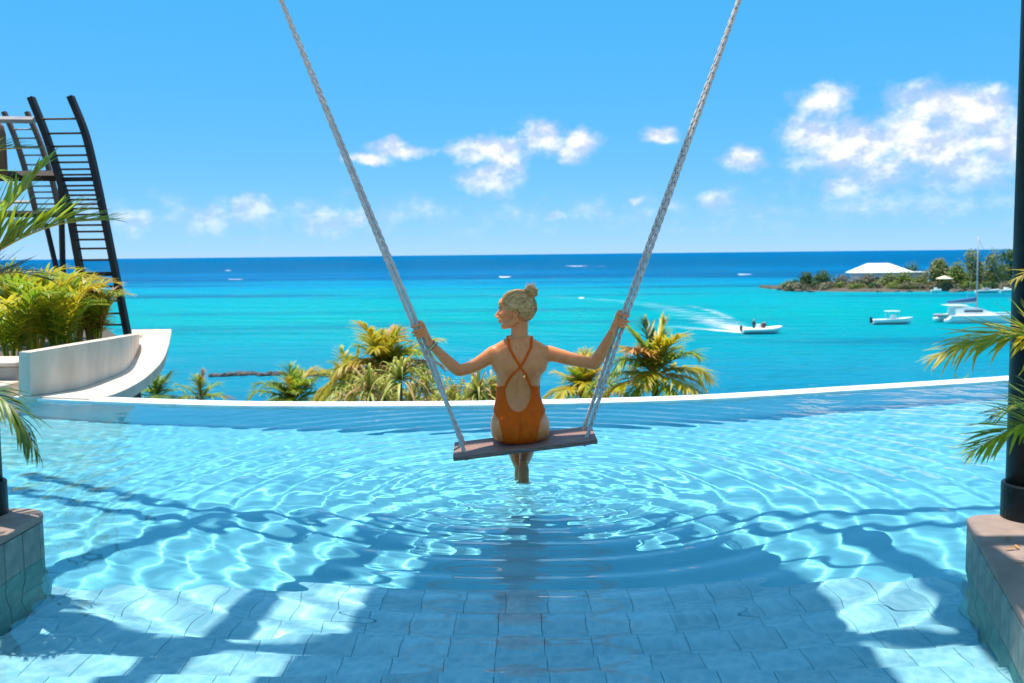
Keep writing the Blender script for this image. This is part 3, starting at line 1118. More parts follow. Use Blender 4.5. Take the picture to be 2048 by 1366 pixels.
        finger_chain(body, [tb, g + e1 * 0.036 + axis * 0.034 - e2 * 0.006, g + e1 * 0.014 + axis * 0.040 - e2 * 0.034, g - e1 * 0.012 + axis * 0.040 - e2 * 0.037], 0.0125, 0.0085)

    # legs: thighs along the plank, shins folded back under it, toes in the water
    wz = -PERSON.z                                                # water level
    limb(body, [(-0.078, 0.03, 0.075), (-0.075, 0.24, 0.082), (-0.060, 0.44, 0.066)], [0.088, 0.074, 0.056], 18, 5)
    limb(body, [(0.078, 0.03, 0.075), (0.078, 0.24, 0.082), (0.062, 0.44, 0.066)], [0.088, 0.074, 0.056], 18, 5)
    limb(body, [(-0.060, 0.44, 0.060), (-0.045, 0.38, -0.05), (-0.022, 0.25, -0.13), (-0.004, 0.17, wz + 0.045)], [0.054, 0.052, 0.041, 0.0255], 16, 5)
    limb(body, [(0.062, 0.44, 0.060), (0.050, 0.34, -0.045), (0.034, 0.17, -0.105), (0.016, 0.045, wz + 0.100)], [0.054, 0.053, 0.042, 0.0255], 16, 5)
    # feet point down: heel, arch, ball, toes
    for fx, fy, fz, s in ((-0.004, 0.17, wz + 0.040, -1), (0.016, 0.040, wz + 0.090, 1)):
        rings = []
        for t, dy, a, b in ((0.035, -0.004, 0.020, 0.022), (0.004, -0.014, 0.028, 0.033), (-0.022, -0.018, 0.032, 0.036), (-0.050, -0.008, 0.030, 0.031), (-0.09, 0.010, 0.033, 0.024),
                            (-0.135, 0.032, 0.041, 0.019), (-0.165, 0.046, 0.041, 0.014)):
            rings.append([Vector((fx + a * math.cos(2 * math.pi * k / 18), fy + dy + b * math.sin(2 * math.pi * k / 18), fz + t)) for k in range(18)])
        body.loft(rings[::-1])
        for q in range(5):
            u = (q - 2) / 2.0
            finger_chain(body, [(fx + s * -u * 0.031, fy + 0.044, fz - 0.158), (fx + s * -u * 0.033, fy + 0.056, fz - 0.178), (fx + s * -u * 0.034, fy + 0.062, fz - 0.196 + 0.008 * abs(u + 0.6))], 0.010 if q else 0.012, 0.0075 if q else 0.010)

    # head in profile, looking to the side and slightly out to sea
    head = MB()
    head.ball((-0.012, 0, 0.742), (0.092, 0.073, 0.082), nu=28, nv=18)
    head.ball((0.012, 0, 0.728), (0.074, 0.070, 0.074), nu=24, nv=16)
    head.ball((-0.058, 0, 0.700), (0.050, 0.057, 0.074), nu=24, nv=16)
    head.ball((-0.052, 0, 0.655), (0.048, 0.046, 0.034), nu=20, nv=12)
    head.ball((-0.083, 0, 0.628), (0.0195, 0.022, 0.0165))
    head.ball((-0.088, 0, 0.752), (0.026, 0.050, 0.032))                         # brow and forehead
    head.ball((-0.099, 0, 0.727), (0.0115, 0.034, 0.010))
    head.tube([(-0.102, 0, 0.722), (-0.111, 0, 0.708), (-0.121, 0, 0.693), (-0.1285, 0, 0.683)], [0.0085, 0.0085, 0.0095, 0.0085], 10)
    head.ball((-0.1275, 0, 0.6815), (0.0090, 0.0095, 0.0080))
    for s in (-1, 1):
        head.ball((-0.117, s * 0.0105, 0.6775), (0.0090, 0.0070, 0.0065))
        head.ball((-0.080, s * 0.036, 0.690), (0.026, 0.022, 0.024))              # cheek
        head.tube([(0.008, s * 0.045, 0.672), (-0.030, s * 0.047, 0.646), (-0.072, s * 0.030, 0.630)], [0.022, 0.021, 0.018], 10)   # jaw line
        # ear: rim, hollow and lobe
        ear = [(-0.014, s * 0.069, 0.700), (-0.008, s * 0.078, 0.712), (0.003, s * 0.081, 0.712), (0.009, s * 0.080, 0.700), (0.006, s * 0.077, 0.686), (-0.005, s * 0.072, 0.673)]
        head.tube(spline(ear, 16), 0.0048, 8)
        head.ball((-0.006, s * 0.069, 0.691), (0.011, 0.007, 0.017))
        head.ball((-0.008, s * 0.071, 0.672), (0.007, 0.005, 0.007))
    head.ball((-0.104, 0, 0.662), (0.0115, 0.020, 0.0095))                        # mouth mound
    head.ball((-0.1095, 0, 0.6595), (0.0070, 0.015, 0.0040))
    head.ball((-0.1070, 0, 0.6495), (0.0072, 0.014, 0.0044))
    HP = Vector((-0.008, 0.0, 0.66))
    HM = Matrix.Translation(HP + Vector((0.0, 0.008, 0.0))) @ Matrix.Rotation(math.radians(-13), 4, 'Z') @ Matrix.Rotation(math.radians(-3), 4, 'X') @ Matrix.Translation(-HP)
    body.add([HM @ Vector(p) for p in head.v], head.f)

    me_ = body.mesh('body_raw')
    tmp = bpy.data.objects.new('body_raw', me_)
    col.objects.link(tmp)
    md = tmp.modifiers.new('remesh', 'REMESH')
    md.mode = 'VOXEL'
    md.voxel_size = 0.0036
    md.use_smooth_shade = True
    sm = tmp.modifiers.new('smooth', 'SMOOTH')
    sm.factor = 0.5
    sm.iterations = 5
    dg = bpy.context.evaluated_depsgraph_get()
    me2 = bpy.data.meshes.new_from_object(tmp.evaluated_get(dg))
    bpy.data.objects.remove(tmp)
    # extra smoothing over trunk, shoulders and thighs so that the masses flow together
    nv = len(me2.vertices)
    co = np.empty(nv * 3)
    me2.vertices.foreach_get('co', co)
    co = co.reshape(-1, 3)
    ed = np.empty(len(me2.edges) * 2, dtype=np.int64)
    me2.edges.foreach_get('vertices', ed)
    ed = ed.reshape(-1, 2)
    deg = np.bincount(ed.ravel(), minlength=nv)[:, None]
    wgt = (np.clip((0.60 - co[:, 2]) / 0.03, 0, 1) * np.clip((0.40 - np.abs(co[:, 0])) / 0.05, 0, 1) * np.maximum(np.clip((co[:, 2] + 0.08) / 0.03, 0, 1), 0.5 * (co[:, 2] < -0.05)))[:, None] * 0.6
    for it in range(26):
        acc = np.zeros_like(co)
        np.add.at(acc, ed[:, 0], co[ed[:, 1]])
        np.add.at(acc, ed[:, 1], co[ed[:, 0]])
        co = co + wgt * (acc / deg - co)
    me2.vertices.foreach_set('co', co.ravel())
    me2.update()
    # spine groove and the hollows beside it
    nv = len(me2.vertices)
    co = np.empty(nv * 3)
    me2.vertices.foreach_get('co', co)
    co = co.reshape(-1, 3)
    no = np.empty(nv * 3)
    me2.vertices.foreach_get('normal', no)
    no = no.reshape(-1, 3)
    back = np.clip(-no[:, 1], 0, 1)
    zz = co[:, 2]
    cxz = np.interp(zz, [t[0] for t in T], [t[1] for t in T])
    groove = 0.0075 * np.exp(-((co[:, 0] - cxz) / 0.015) ** 2) * np.clip((zz - 0.13) / 0.05, 0, 1) * np.clip((0.52 - zz) / 0.05, 0, 1)
    cleft = 0.012 * np.exp(-((co[:, 0]) / 0.010) ** 2) * np.clip((zz - 0.0) / 0.02, 0, 1) * np.clip((0.13 - zz) / 0.03, 0, 1)
    co[:, 1] += (groove + cleft) * back * (np.abs(co[:, 0]) < 0.1)
    me2.vertices.foreach_set('co', co.ravel())
    me2.update()
    me2.materials.clear()
    me2.materials.append(M['skin'])
    me2.materials.append(M['sole'])
    for p in me2.polygons:
        p.use_smooth = True
        c = p.center
        if c.z < wz + 0.095 and c.y < 0.035 and p.normal.y < -0.35:
            p.material_index = 1
    person = bpy.data.objects.new('person', me2)
    col.objects.link(person)
    person.location = PERSON
    tag(person, 'woman in an orange backless swimsuit seated on the swing, holding both ropes', 'person')

    # ---- swimsuit: a second skin cut to the costume's outline
    polys = np.empty(len(me2.polygons) * 4, dtype=int) if all(len(p.vertices) == 4 for p in me2.polygons) else None
    dv = np.stack([co[:, 0], co[:, 1], co[:, 2]], -1)

    def in_suit(c):
        x, y, z = c
        if z > 0.47 or z < -0.03 or abs(x) > 0.185:
            return False
        hip = -0.003
        back_w = np.interp(y, [-0.05, 0.08], [1.0, 0.0])
        # leg openings, cut high on the hip
        if z < 0.205:
            half = np.interp(z, [0.0, 0.05, 0.12, 0.205], [0.083, 0.092, 0.108, 0.160])
            if y > 0.06:
                half = np.interp(z, [0.0, 0.10, 0.205], [0.03, 0.06, 0.160])
            if abs(x - hip) > half:
                return False
            if y > 0.165:
                return False
            if y < 0.045 and z > 0.15 and (abs(x + 0.010) / 0.069) ** 1.9 + abs((z - 0.272) / 0.102) ** 1.9 < 1:
                return False
            return True
        if y < 0.045:                                   # back: low scoop between the side panels
            cx = -0.010
            if z > 0.318:
                return False
            # side panels rise towards the arms
            if z > np.interp(abs(x - cx), [0.05, 0.115], [0.318, 0.297]):
                return False
            dz = (z - 0.272) / 0.102
            if dz < 0:
                if (abs(x - cx) / 0.069) ** 1.9 + abs(dz) ** 1.9 < 1:
                    return False
            elif abs(x - cx) < 0.069 + 0.008 * min(dz, 1):
                return False
            return True
        return z < np.interp(y, [0.045, 0.08, 0.14], [0.318, 0.43, 0.44])

    keep = [p for p in me2.polygons if in_suit(p.center)]
    used = {}
    vs_, fs_ = [], []
    for p in keep:
        f = []
        for vi in p.vertices:
            if vi not in used:
                used[vi] = len(vs_)
                vs_.append(co[vi] + no[vi] * 0.0030)
            f.append(used[vi])
        fs_.append(f)
    # relax the cut line so that hems run clean
    cnt = {}
    for f in fs_:
        for a, b in zip(f, f[1:] + f[:1]):
            k = (min(a, b), max(a, b))
            cnt[k] = cnt.get(k, 0) + 1
    nb = {}
    for (a, b), c in cnt.items():
        if c == 1:
            nb.setdefault(a, []).append(b)
            nb.setdefault(b, []).append(a)
    V = np.array(vs_)
    for it in range(10):
        W = V.copy()
        for a, bs in nb.items():
            if len(bs) == 2:
                W[a] = 0.5 * V[a] + 0.25 * (V[bs[0]] + V[bs[1]])
        V = W
    suit_mb = MB()
    suit_mb.add([tuple(p) for p in V], fs_)
    suit = suit_mb.build('swimsuit', M['suit'], person, smooth=True)
    so_ = suit.modifiers.new('thickness', 'SOLIDIFY')
    so_.thickness = 0.003
    so_.offset = 1.0

    # ---- crossed straps laid on the back
    bvh = BVHTree.FromPolygons([Vector(p) for p in co], [tuple(p.vertices) for p in me2.polygons])

    def on_back(x, z, lift=0.003):
        h = bvh.ray_cast(Vector((x, -0.6, z)), Vector((0, 1, 0)))
        return (h[0] + Vector((0, -lift, 0))) if h[0] is not None else Vector((x, -0.08, z))

    def on_top(x, y, lift=0.003):
        h = bvh.ray_cast(Vector((x, y, 0.575)), Vector((0, 0, -1)))
        return (h[0] + Vector((0, 0, lift))) if h[0] is not None else Vector((x, y, 0.52))

    strap = MB()
    for s in (-1, 1):
        # from one side panel, across the spine, over the other shoulder
        xz = [(-0.010 + s * 0.071, 0.300), (-0.010 + s * 0.058, 0.335), (-0.004 + s * 0.034, 0.378), (0.004, 0.418), (0.004 - s * 0.026, 0.460), (0.003 - s * 0.046, 0.497), (0.003 - s * 0.058, 0.520)]
        P_ = [on_back(x, z) for x, z in xz]
        P_ += [on_top(0.003 - s * 0.062, -0.03), on_top(0.003 - s * 0.066, 0.0), on_top(0.003 - s * 0.070, 0.03)]
        strap.tube(spline(P_, 40), 0.0072, 8, squash=0.32, up=Vector((0, -1, 0.2)))
    strap.build('strap', M['suit'], suit, smooth=True)
    tie = MB()
    c = on_back(0.024, 0.365, 0.006)
    tie.box(c, (0.010, 0.005, 0.014), (0, 0.5, 0), bevel=0.0015)
    tie.build('strap_slider', M['gold'], suit)

    # ---- hair: combed back from the brow into a bun
    hair = MB()
    def skull(p, k=1.0):
        # push a direction out to the scalp
        c = Vector((-0.006, 0, 0.735))
        d = (Vector(p) - c)
        q = math.sqrt((d.x / 0.0985) ** 2 + (d.y / 0.0785) ** 2 + (d.z / 0.0905) ** 2)
        return c + d * (k / q)
    bun_base = Vector((0.056, 0.0, 0.792))
    line = []
    for s in (-1, 1):
        line += [(-0.098, s * 0.004, 0.782), (-0.095, s * 0.022, 0.778), (-0.088, s * 0.040, 0.768), (-0.076, s * 0.054, 0.752), (-0.062, s * 0.064, 0.738), (-0.048, s * 0.070, 0.722),
                 (-0.034, s * 0.073, 0.708), (-0.018, s * 0.075, 0.716), (0.000, s * 0.076, 0.718), (0.014, s * 0.075, 0.704), (0.022, s * 0.070, 0.682), (0.030, s * 0.060, 0.668),
                 (0.040, s * 0.046, 0.656), (0.046, s * 0.030, 0.648), (0.050, s * 0.012, 0.644)]
    # close cap under the locks
    cap = MB()
    cap.ball((-0.006, 0, 0.735), (0.0965, 0.0765, 0.0885), nu=36, nv=24)
    capf = []
    for f in cap.f:
        c = sum((Vector(cap.v[i]) for i in f), Vector()) / len(f)
        # hairline: a plane from brow to nape, dipping behind the ear
        lim = np.interp(c.x, [-0.10, -0.075, -0.04, 0.0, 0.02, 0.05, 0.09], [0.785, 0.756, 0.716, 0.716, 0.690, 0.655, 0.65])
        if c.z > lim:
            capf.append(f)
    hair.add(cap.v, capf)
    g = random.Random(3)
    dense = []
    for a, b in zip(line[:-1], line[1:]):
        if Vector(a).y * Vector(b).y < 0 and abs(a[2] - b[2]) > 0.05:
            continue
        for q in range(7):
            dense.append(Vector(a).lerp(Vector(b), q / 7))
    for p0 in dense:
        p0 = skull(p0, 1.0)
        pts = []
        wob = g.uniform(-0.004, 0.004)
        for q in range(11):
            t = q / 10
            p = p0.lerp(bun_base, t)
            p.y += wob * math.sin(math.pi * t)
            h = skull(p, 1.0 + g.uniform(-0.008, 0.016))
            if t > 0.8:
                h = h.lerp(bun_base + Vector((0.004, p0.y * 0.16, 0)), (t - 0.8) / 0.2 * 0.6)
            pts.append(h)
        rr = g.uniform(0.0026, 0.0052)
        hair.tube(spline(pts, 16), [rr * (0.35 + 0.65 * min(1, 4 * i / 15)) for i in range(16)], 6)
    # fine loose hairs standing off the combed surface
    for q in range(150):
        p0 = skull(dense[g.randrange(len(dense))] + Vector((g.uniform(-0.004, 0.004), g.uniform(-0.004, 0.004), 0.0)), 1.02)
        side = g.uniform(-0.010, 0.010)
        pts = []
        for i in range(9):
            t = i / 8 * g.uniform(0.75, 1.0)
            p = p0.lerp(bun_base, t)
            p.y += side * math.sin(math.pi * t)
            pts.append(skull(p, 1.03 + 0.045 * math.sin(math.pi * t) * g.uniform(0.2, 1.0)))
        hair.tube(spline(pts, 14), 0.0008, 4)
    # bun: coiled locks
    bc = Vector((0.066, 0.0, 0.818))
    hair.ball(bc, (0.030, 0.031, 0.033), nu=18, nv=12)
    for q in range(44):
        ax = Vector((g.uniform(-0.5, 0.9), g.uniform(-0.7, 0.7), g.uniform(0.3, 1.0))).normalized()
        a, b = frame_of(ax)
        ph = g.uniform(0, 6.28)
        arc = g.uniform(1.8, 4.2)
        o_ = ax * g.uniform(-0.016, 0.016)
        rad = math.sqrt(max(0.0001, 0.0335 ** 2 - o_.length ** 2)) * g.uniform(0.88, 1.16)
        pts = [bc + o_ + (a * math.cos(ph + arc * i / 9) + b * math.sin(ph + arc * i / 9)) * rad for i in range(10)]
        hair.tube(pts, [v_ * 0.72 for v_ in (0.0022, 0.0045, 0.0055, 0.0055, 0.0055, 0.0055, 0.005, 0.0045, 0.003, 0.0012)], 6)
    # flyaway strands
    for q in range(34):
        p0 = bc + Vector((g.uniform(-0.02, 0.02), g.uniform(-0.02, 0.02), 0.024))
        d = Vector((g.uniform(-0.6, 0.4), g.uniform(-0.4, 0.4), g.uniform(0.4, 1.0))).normalized()
        ln = g.uniform(0.012, 0.034)
        hair.tube(spline([p0, p0 + d * ln * 0.5, p0 + d * ln + Vector((g.uniform(-0.01, 0.005), 0, g.uniform(-0.006, 0.004)))], 7), [0.0011, 0.001, 0.001, 0.0009, 0.0008, 0.0006, 0.0004], 5)
    for p0, p1, p2 in (((-0.052, -0.070, 0.728), (-0.058, -0.072, 0.690), (-0.066, -0.064, 0.650)), ((-0.046, -0.073, 0.722), (-0.050, -0.075, 0.680), (-0.060, -0.066, 0.640)),
                       ((0.046, -0.036, 0.655), (0.050, -0.040, 0.632), (0.046, -0.045, 0.610))):
        hair.tube(spline([p0, p1, p2], 9), 0.0011, 5)
    hb = MB()
    hb.add([HM @ Vector(p) for p in hair.v], hair.f)
    ho = hb.build('hair', M['hair'], person, smooth=True)
    tie = MB()
    tb_ = [HM @ (Vector((0.057, 0, 0.797)) + Vector((0.013 * math.cos(a) * 0.8, 0.017 * math.sin(a), -0.013 * math.cos(a) * 0.6))) for a in np.linspace(0, 6.283, 17)]
    tie.tube(tb_, 0.005, 8, cap=False)
    tie.build('hair_tie', M['hair_tie'], ho, smooth=True)
    # lashes, brows and lips
    fe = MB()
    for s in (-1, 1):
        fe.tube(spline([HM @ Vector((-0.1045, s * 0.017, 0.7085)), HM @ Vector((-0.1065, s * 0.029, 0.7105)), HM @ Vector((-0.096, s * 0.042, 0.7085))], 7), 0.0022, 6)
        fe.tube(spline([HM @ Vector((-0.110, s * 0.013, 0.7255)), HM @ Vector((-0.106, s * 0.030, 0.7315)), HM @ Vector((-0.092, s * 0.046, 0.7275))], 7), 0.0020, 6)
    fe.build('eyelash', M['dark_eye'], person, smooth=True)
    lp = MB()
    lp.ball(HM @ Vector((-0.1105, 0, 0.6595)), (0.0068, 0.014, 0.0038))
    lp.ball(HM @ Vector((-0.1080, 0, 0.6500)), (0.0070, 0.013, 0.0042))
    lp.build('lips', M['lips'], person, smooth=True)
    # necklace round the neck, lying on the nape
    nk = []
    for a in np.linspace(0, 2 * math.pi, 49):
        d = Vector((math.cos(a), math.sin(a), 0))
        zc = 0.566 + 0.006 * math.cos(a) - 0.012 * math.sin(a)
        h = bvh.ray_cast(Vector((0.002, 0.006, zc)) + d * 0.25, -d)
        r_ = 0.058 if h[0] is None else min(0.085, (h[0] - Vector((0.002, 0.006, zc))).length)
        nk.append(Vector((0.002, 0.006, zc)) + d * (r_ + 0.0015))
    MB().tube(nk, 0.0019, 6, cap=False).build('necklace', M['gold'], person, smooth=True)
    # bracelets on the left wrist
    A = arms['L']
    for q, t in enumerate((0.80, 0.88, 0.96)):
        c = A['fm'].lerp(A['wr'], t)
        dv_ = (A['wr'] - A['fm']).normalized()
        a, b = frame_of(dv_, Vector((0, 1, 0)))
        rad = lerp(0.030, 0.0205, t) + 0.0035
        tilt = dv_ * (0.004 * (q - 1))
        ring = [c + (a * math.cos(x) + b * math.sin(x)) * rad + tilt * math.sin(x) for x in np.linspace(0, 6.2832, 25)]
        br = MB()
        for i in range(24):
            br.ball(ring[i], 0.0042 if (i + q) % 3 else 0.0052, nu=8, nv=6)
        br.build('bracelet', M['beads'] if q != 1 else M['gold'], person, smooth=True)
    return person


make_person()

# ================================================================== palms and planting
def leaflet_mesh(kind, droop, width=0.07):
    """unit-length leaflet along +X, folded along its midrib, drooping towards -Z"""
    mb_ = MB()
    prof = [(0.0, 0.25), (0.12, 0.8), (0.35, 1.0), (0.65, 0.75), (0.88, 0.35), (1.0, 0.03)]
    L_, C_, R_ = [], [], []
    for t, w in prof:
        x = t * (1 - 0.18 * droop * t)
        z = -droop * 0.55 * t * t
        hw = w * width / 2
        C_.append((x, 0, z - 0.15 * hw))
        L_.append((x, hw, z + 0.25 * hw))
        R_.append((x, -hw, z + 0.25 * hw))
    m_ = len(prof)
    fs_ = []
    for i in range(m_ - 1):
        fs_.append((i, i + 1, m_ + i + 1, m_ + i))
        fs_.append((m_ + i, m_ + i + 1, 2 * m_ + i + 1, 2 * m_ + i))
    mb_.add(L_ + C_ + R_, fs_)
    return mb_


LEAF_SHAPES = [leaflet_mesh('l', d, w) for d, w in ((0.15, 0.075), (0.45, 0.08), (0.8, 0.075), (1.15, 0.07))]
LEAF_MESHES = {}


def leaf_data(i, matk):
    if (i, matk) not in LEAF_MESHES:
        me_ = LEAF_SHAPES[i].mesh('leaflet', smooth=True)
        me_.materials.append(M[matk])
        LEAF_MESHES[(i, matk)] = me_
    return LEAF_MESHES[(i, matk)]


def frond_frames(path, n_pairs, leaf_len, up_hint, angle0=62, angle1=24, start=0.12, vee=25, rnd=None):
    """positions and matrices of the leaflets along a midrib"""
    rnd = rnd or random
    P_ = spline(path, 60)
    acc = [0.0]
    for a, b in zip(P_[:-1], P_[1:]):
        acc.append(acc[-1] + (b - a).length)
    tot = acc[-1]
    out_ = []
    for k in range(n_pairs):
        t = start + (1 - start) * (k + 0.5) / n_pairs
        s = t * tot
        i = min(max(np.searchsorted(acc, s) - 1, 0), 58)
        p = P_[i].lerp(P_[i + 1], (s - acc[i]) / max(1e-6, acc[i + 1] - acc[i]))
        tg = (P_[i + 1] - P_[i]).normalized()
        side = tg.cross(up_hint)
        if side.length < 0.1:
            side = tg.cross(Vector((1, 0, 0)))
        side.normalize()
        upv = side.cross(tg).normalized()
        env = math.sin(math.pi * min(1, 0.16 + 0.80 * t)) ** 0.6
        for sgn in (-1, 1):
            if rnd.random() < 0.05:
                continue
            ang = math.radians(lerp(angle0, angle1, t) + rnd.uniform(-9, 9))
            v = math.radians(vee + rnd.uniform(-14, 14))
            d = tg * math.cos(ang) + (side * sgn * math.cos(v) + upv * math.sin(v)) * math.sin(ang)
            d.normalize()
            ln = leaf_len * env * rnd.uniform(0.72, 1.10)
            z = upv - d * upv.dot(d)
            z.normalize()
            # leaflets hang in the world's gravity
            g_ = Vector((0, 0, 1)) - d * d.z
            if g_.length > 0.2:
                z = (z * 0.4 + g_.normalized()).normalized()
                z = (z - d * z.dot(d)).normalized()
            y = z.cross(d)
            Mx = Matrix(((d.x, y.x, z.x, p.x), (d.y, y.y, z.y, p.y), (d.z, y.z, z.z, p.z), (0, 0, 0, 1)))
            out_.append((Mx @ Matrix.Diagonal((ln, ln, ln, 1)), t))
    return P_, out_


def near_frond(palm, path, n_pairs, leaf_len, matk, up_hint, droop=(0, 1), seed=1, r=0.006, **kw):
    """a frond close to the camera: midrib with every leaflet an object of its own"""
    rnd = random.Random(seed)
    base = palm.location
    P_, fr = frond_frames([Vector(p) - base for p in path], n_pairs, leaf_len, up_hint, rnd=rnd, **kw)
    fo = MB().tube(P_, [lerp(r, 0.0012, i / (len(P_) - 1)) for i in range(len(P_))], 8).build('frond', M['rachis'], palm, smooth=True)
    for Mx, t in fr:
        i = rnd.choice(droop)
        o = link_mesh('leaflet', leaf_data(i, matk), None, fo)
        o.matrix_basis = Mx
    return fo


def far_frond(name, path, n_pairs, leaf_len, mat, up_hint, parent, rnd, droop=(1, 2), r=0.02, width=1.0, **kw):
    """a frond further off: midrib and leaflets in one mesh"""
    P_, fr = frond_frames(path, n_pairs, leaf_len, up_hint, rnd=rnd, **kw)
    mb_ = MB().tube(P_[::4] + [P_[-1]], [lerp(r, r * 0.2, i / 15) for i in range(16)], 5)
    for Mx, t in fr:
        sh = LEAF_SHAPES[rnd.choice(droop)]
        S_ = Mx @ Matrix.Diagonal((1, width, 1, 1))
        mb_.add([S_ @ Vector(v) for v in sh.v], sh.f)
    return mb_.build(name, mat, parent, smooth=True)


def palm_tree(base, crown, length, n, label, mats, seed, spread=(15, 80), leaf=0.42, pairs=26, group='palms growing below the infinity edge', extra=None, trunk_r=0.11, coconuts=0):
    rnd = random.Random(seed)
    t = thing('palm_tree', base, 0, label, 'palm tree', group)
    b = Vector(base)
    c = Vector(crown) - b
    tr = spline([(0, 0, -0.3), c * 0.4 + Vector((0.15, 0.1, 0)), c], 14)
    MB().tube(tr, [lerp(trunk_r * 1.3, trunk_r * 0.8, i / 13) for i in range(14)], 10).build('trunk', M['trunk'], t, smooth=True)
    for k in range(n):
        az = 2 * math.pi * (k * 0.382 + rnd.uniform(-0.04, 0.04))
        q = (k + 0.5) / n
        elv = math.radians(lerp(84, -18, q ** 0.95) + rnd.uniform(-9, 9))
        L_ = length * rnd.uniform(0.68, 1.12) * (0.85 + 0.15 * q)
        d = Vector((math.cos(az) * math.cos(elv), math.sin(az) * math.cos(elv), math.sin(elv)))
        hz = Vector((math.cos(az), math.sin(az), 0))
        sag = (0.22 + 0.55 * q) * rnd.uniform(0.6, 1.4)
        p1 = c + d * L_ * 0.4
        p2 = c + d * L_ * 0.75 + Vector((0, 0, -sag * L_ * 0.22)) + hz * L_ * 0.04
        p3 = c + d * L_ * 0.98 + Vector((0, 0, -sag * L_ * 0.62)) + hz * L_ * 0.03
        mk = rnd.choices(list(mats.keys()), list(mats.values()))[0]
        upv = hz * -math.sin(elv) + Vector((0, 0, 1)) * math.cos(elv)
        far_frond('frond', [c, p1, p2, p3], pairs, L_ * leaf, M[mk], upv, t, rnd, r=0.022 * length / 2, width=1.5, vee=14)
    for k in range(coconuts):
        a = rnd.uniform(0, 6.28)
        MB().ball(c + Vector((0.2 * math.cos(a), 0.2 * math.sin(a), -0.16)), (0.11, 0.11, 0.14), nu=10, nv=8).build('coconut', M['leaf_bright'], t, smooth=True)
    return t


def bush_palm(base, height, n, label, seed, mats, group, spread=0.5, leaf=0.30, pairs=18):
    """clumping palm: many fronds arching out of the ground"""
    rnd = random.Random(seed)
    t = thing('areca_palm', base, 0, label, 'palm', group)
    for k in range(n):
        az = 2 * math.pi * (k * 0.382 + rnd.uniform(-0.06, 0.06))
        L_ = height * rnd.uniform(0.75, 1.1)
        hz = Vector((math.cos(az), math.sin(az), 0))
        lean = spread * rnd.uniform(0.5, 1.2)
        b0 = hz * 0.06
        p1 = b0 + hz * lean * L_ * 0.18 + Vector((0, 0, L_ * 0.5))
        p2 = b0 + hz * lean * L_ * 0.60 + Vector((0, 0, L_ * 0.88))
        p3 = b0 + hz * lean * L_ * 1.10 + Vector((0, 0, L_ * 0.92))
        mk = rnd.choices(list(mats.keys()), list(mats.values()))[0]
        upv = (Vector((0, 0, 0.6)) - hz * 0.7).normalized()
        far_frond('frond', [b0, p1, p2, p3], pairs, L_ * leaf, M[mk], upv, t, rnd, r=0.012, width=1.7, start=0.24, vee=20)
    return t


def strap_plant(base, crowns, label, seed, n=34, length=1.1):
    """screw pine: tufts of long folded strap leaves on short stems"""
    rnd = random.Random(seed)
    t = thing('screw_pine', base, 0, label, 'shrub', 'screw pines below the infinity edge')
    b = Vector(base)
    for c in crowns:
        c = Vector(c) - b
        MB().tube(spline([Vector((0, 0, -0.3)), c * 0.5 + Vector((0.1, 0, -0.2)), c], 8), [0.05, 0.045, 0.04, 0.038, 0.036, 0.034, 0.032, 0.03], 8).build('stem', M['trunk'], t, smooth=True)
        for k in range(n):
            az = rnd.uniform(0, 6.283)
            elv = math.radians(rnd.uniform(-35, 80))
            L_ = length * rnd.uniform(0.7, 1.15)
            d = Vector((math.cos(az) * math.cos(elv), math.sin(az) * math.cos(elv), math.sin(elv)))
            sag = rnd.uniform(0.4, 1.5)
            pts = spline([c, c + d * L_ * 0.4, c + d * L_ * 0.75 + Vector((0, 0, -0.20 * sag * L_)), c + d * L_ * 0.9 + Vector((0, 0, -0.62 * sag * L_))], 9)
            sd = d.cross(Vector((0, 0, 1))).normalized()
            w0 = L_ * 0.035
            vs_, fs_ = [], []
            for i, p in enumerate(pts):
                w = w0 * (1 - (i / 8.0) ** 2 * 0.92)
                vs_ += [p - sd * w + Vector((0, 0, w * 0.5)), p, p + sd * w + Vector((0, 0, w * 0.5))]
            for i in range(8):
                fs_ += [(3 * i, 3 * i + 1, 3 * i + 4, 3 * i + 3), (3 * i + 1, 3 * i + 2, 3 * i + 5, 3 * i + 4)]
            MB().add(vs_, fs_).build('leaf', M['strap'] if rnd.random() < 0.82 else M['strap_dry'], t, smooth=True)
    return t


UPZ = Vector((0, 0, 1))
# ---- clumping palms in the planters at the frame's sides (their stems stand outside the view)
palm_l = thing('areca_palm', (-2.55, 3.70, 0.185), 0, 'areca palm whose fronds reach past the column with the dappled coping', 'palm', 'areca palms in the pool planters')
palm_r = thing('areca_palm', (2.28, 3.22, 0.185), 0, 'areca palm with sunlit yellow green fronds beside the slanted planter column', 'palm', 'areca palms in the pool planters')


def nf(palm, pix, depths, *args, **kw):
    path = [at(x, y, d) for (x, y), d in zip(pix, depths)]
    near_frond(palm, path, *args, **kw)
    # the cane this frond grows from
    b0 = Vector(palm.location)
    tip, dr = path[0] - b0, (path[1] - path[0]).normalized()
    foot = Vector((tip.x * 0.25, tip.y * 0.25, -0.05))
    MB().tube(spline([foot, foot.lerp(tip, 0.55) + Vector((0, 0, 0.05)), tip - dr * 0.04, tip + dr * 0.05], 14), [0.024] * 7 + [0.022, 0.020, 0.019, 0.017, 0.014, 0.010, 0.007], 10).build('stem', M['rachis'], palm, smooth=True)


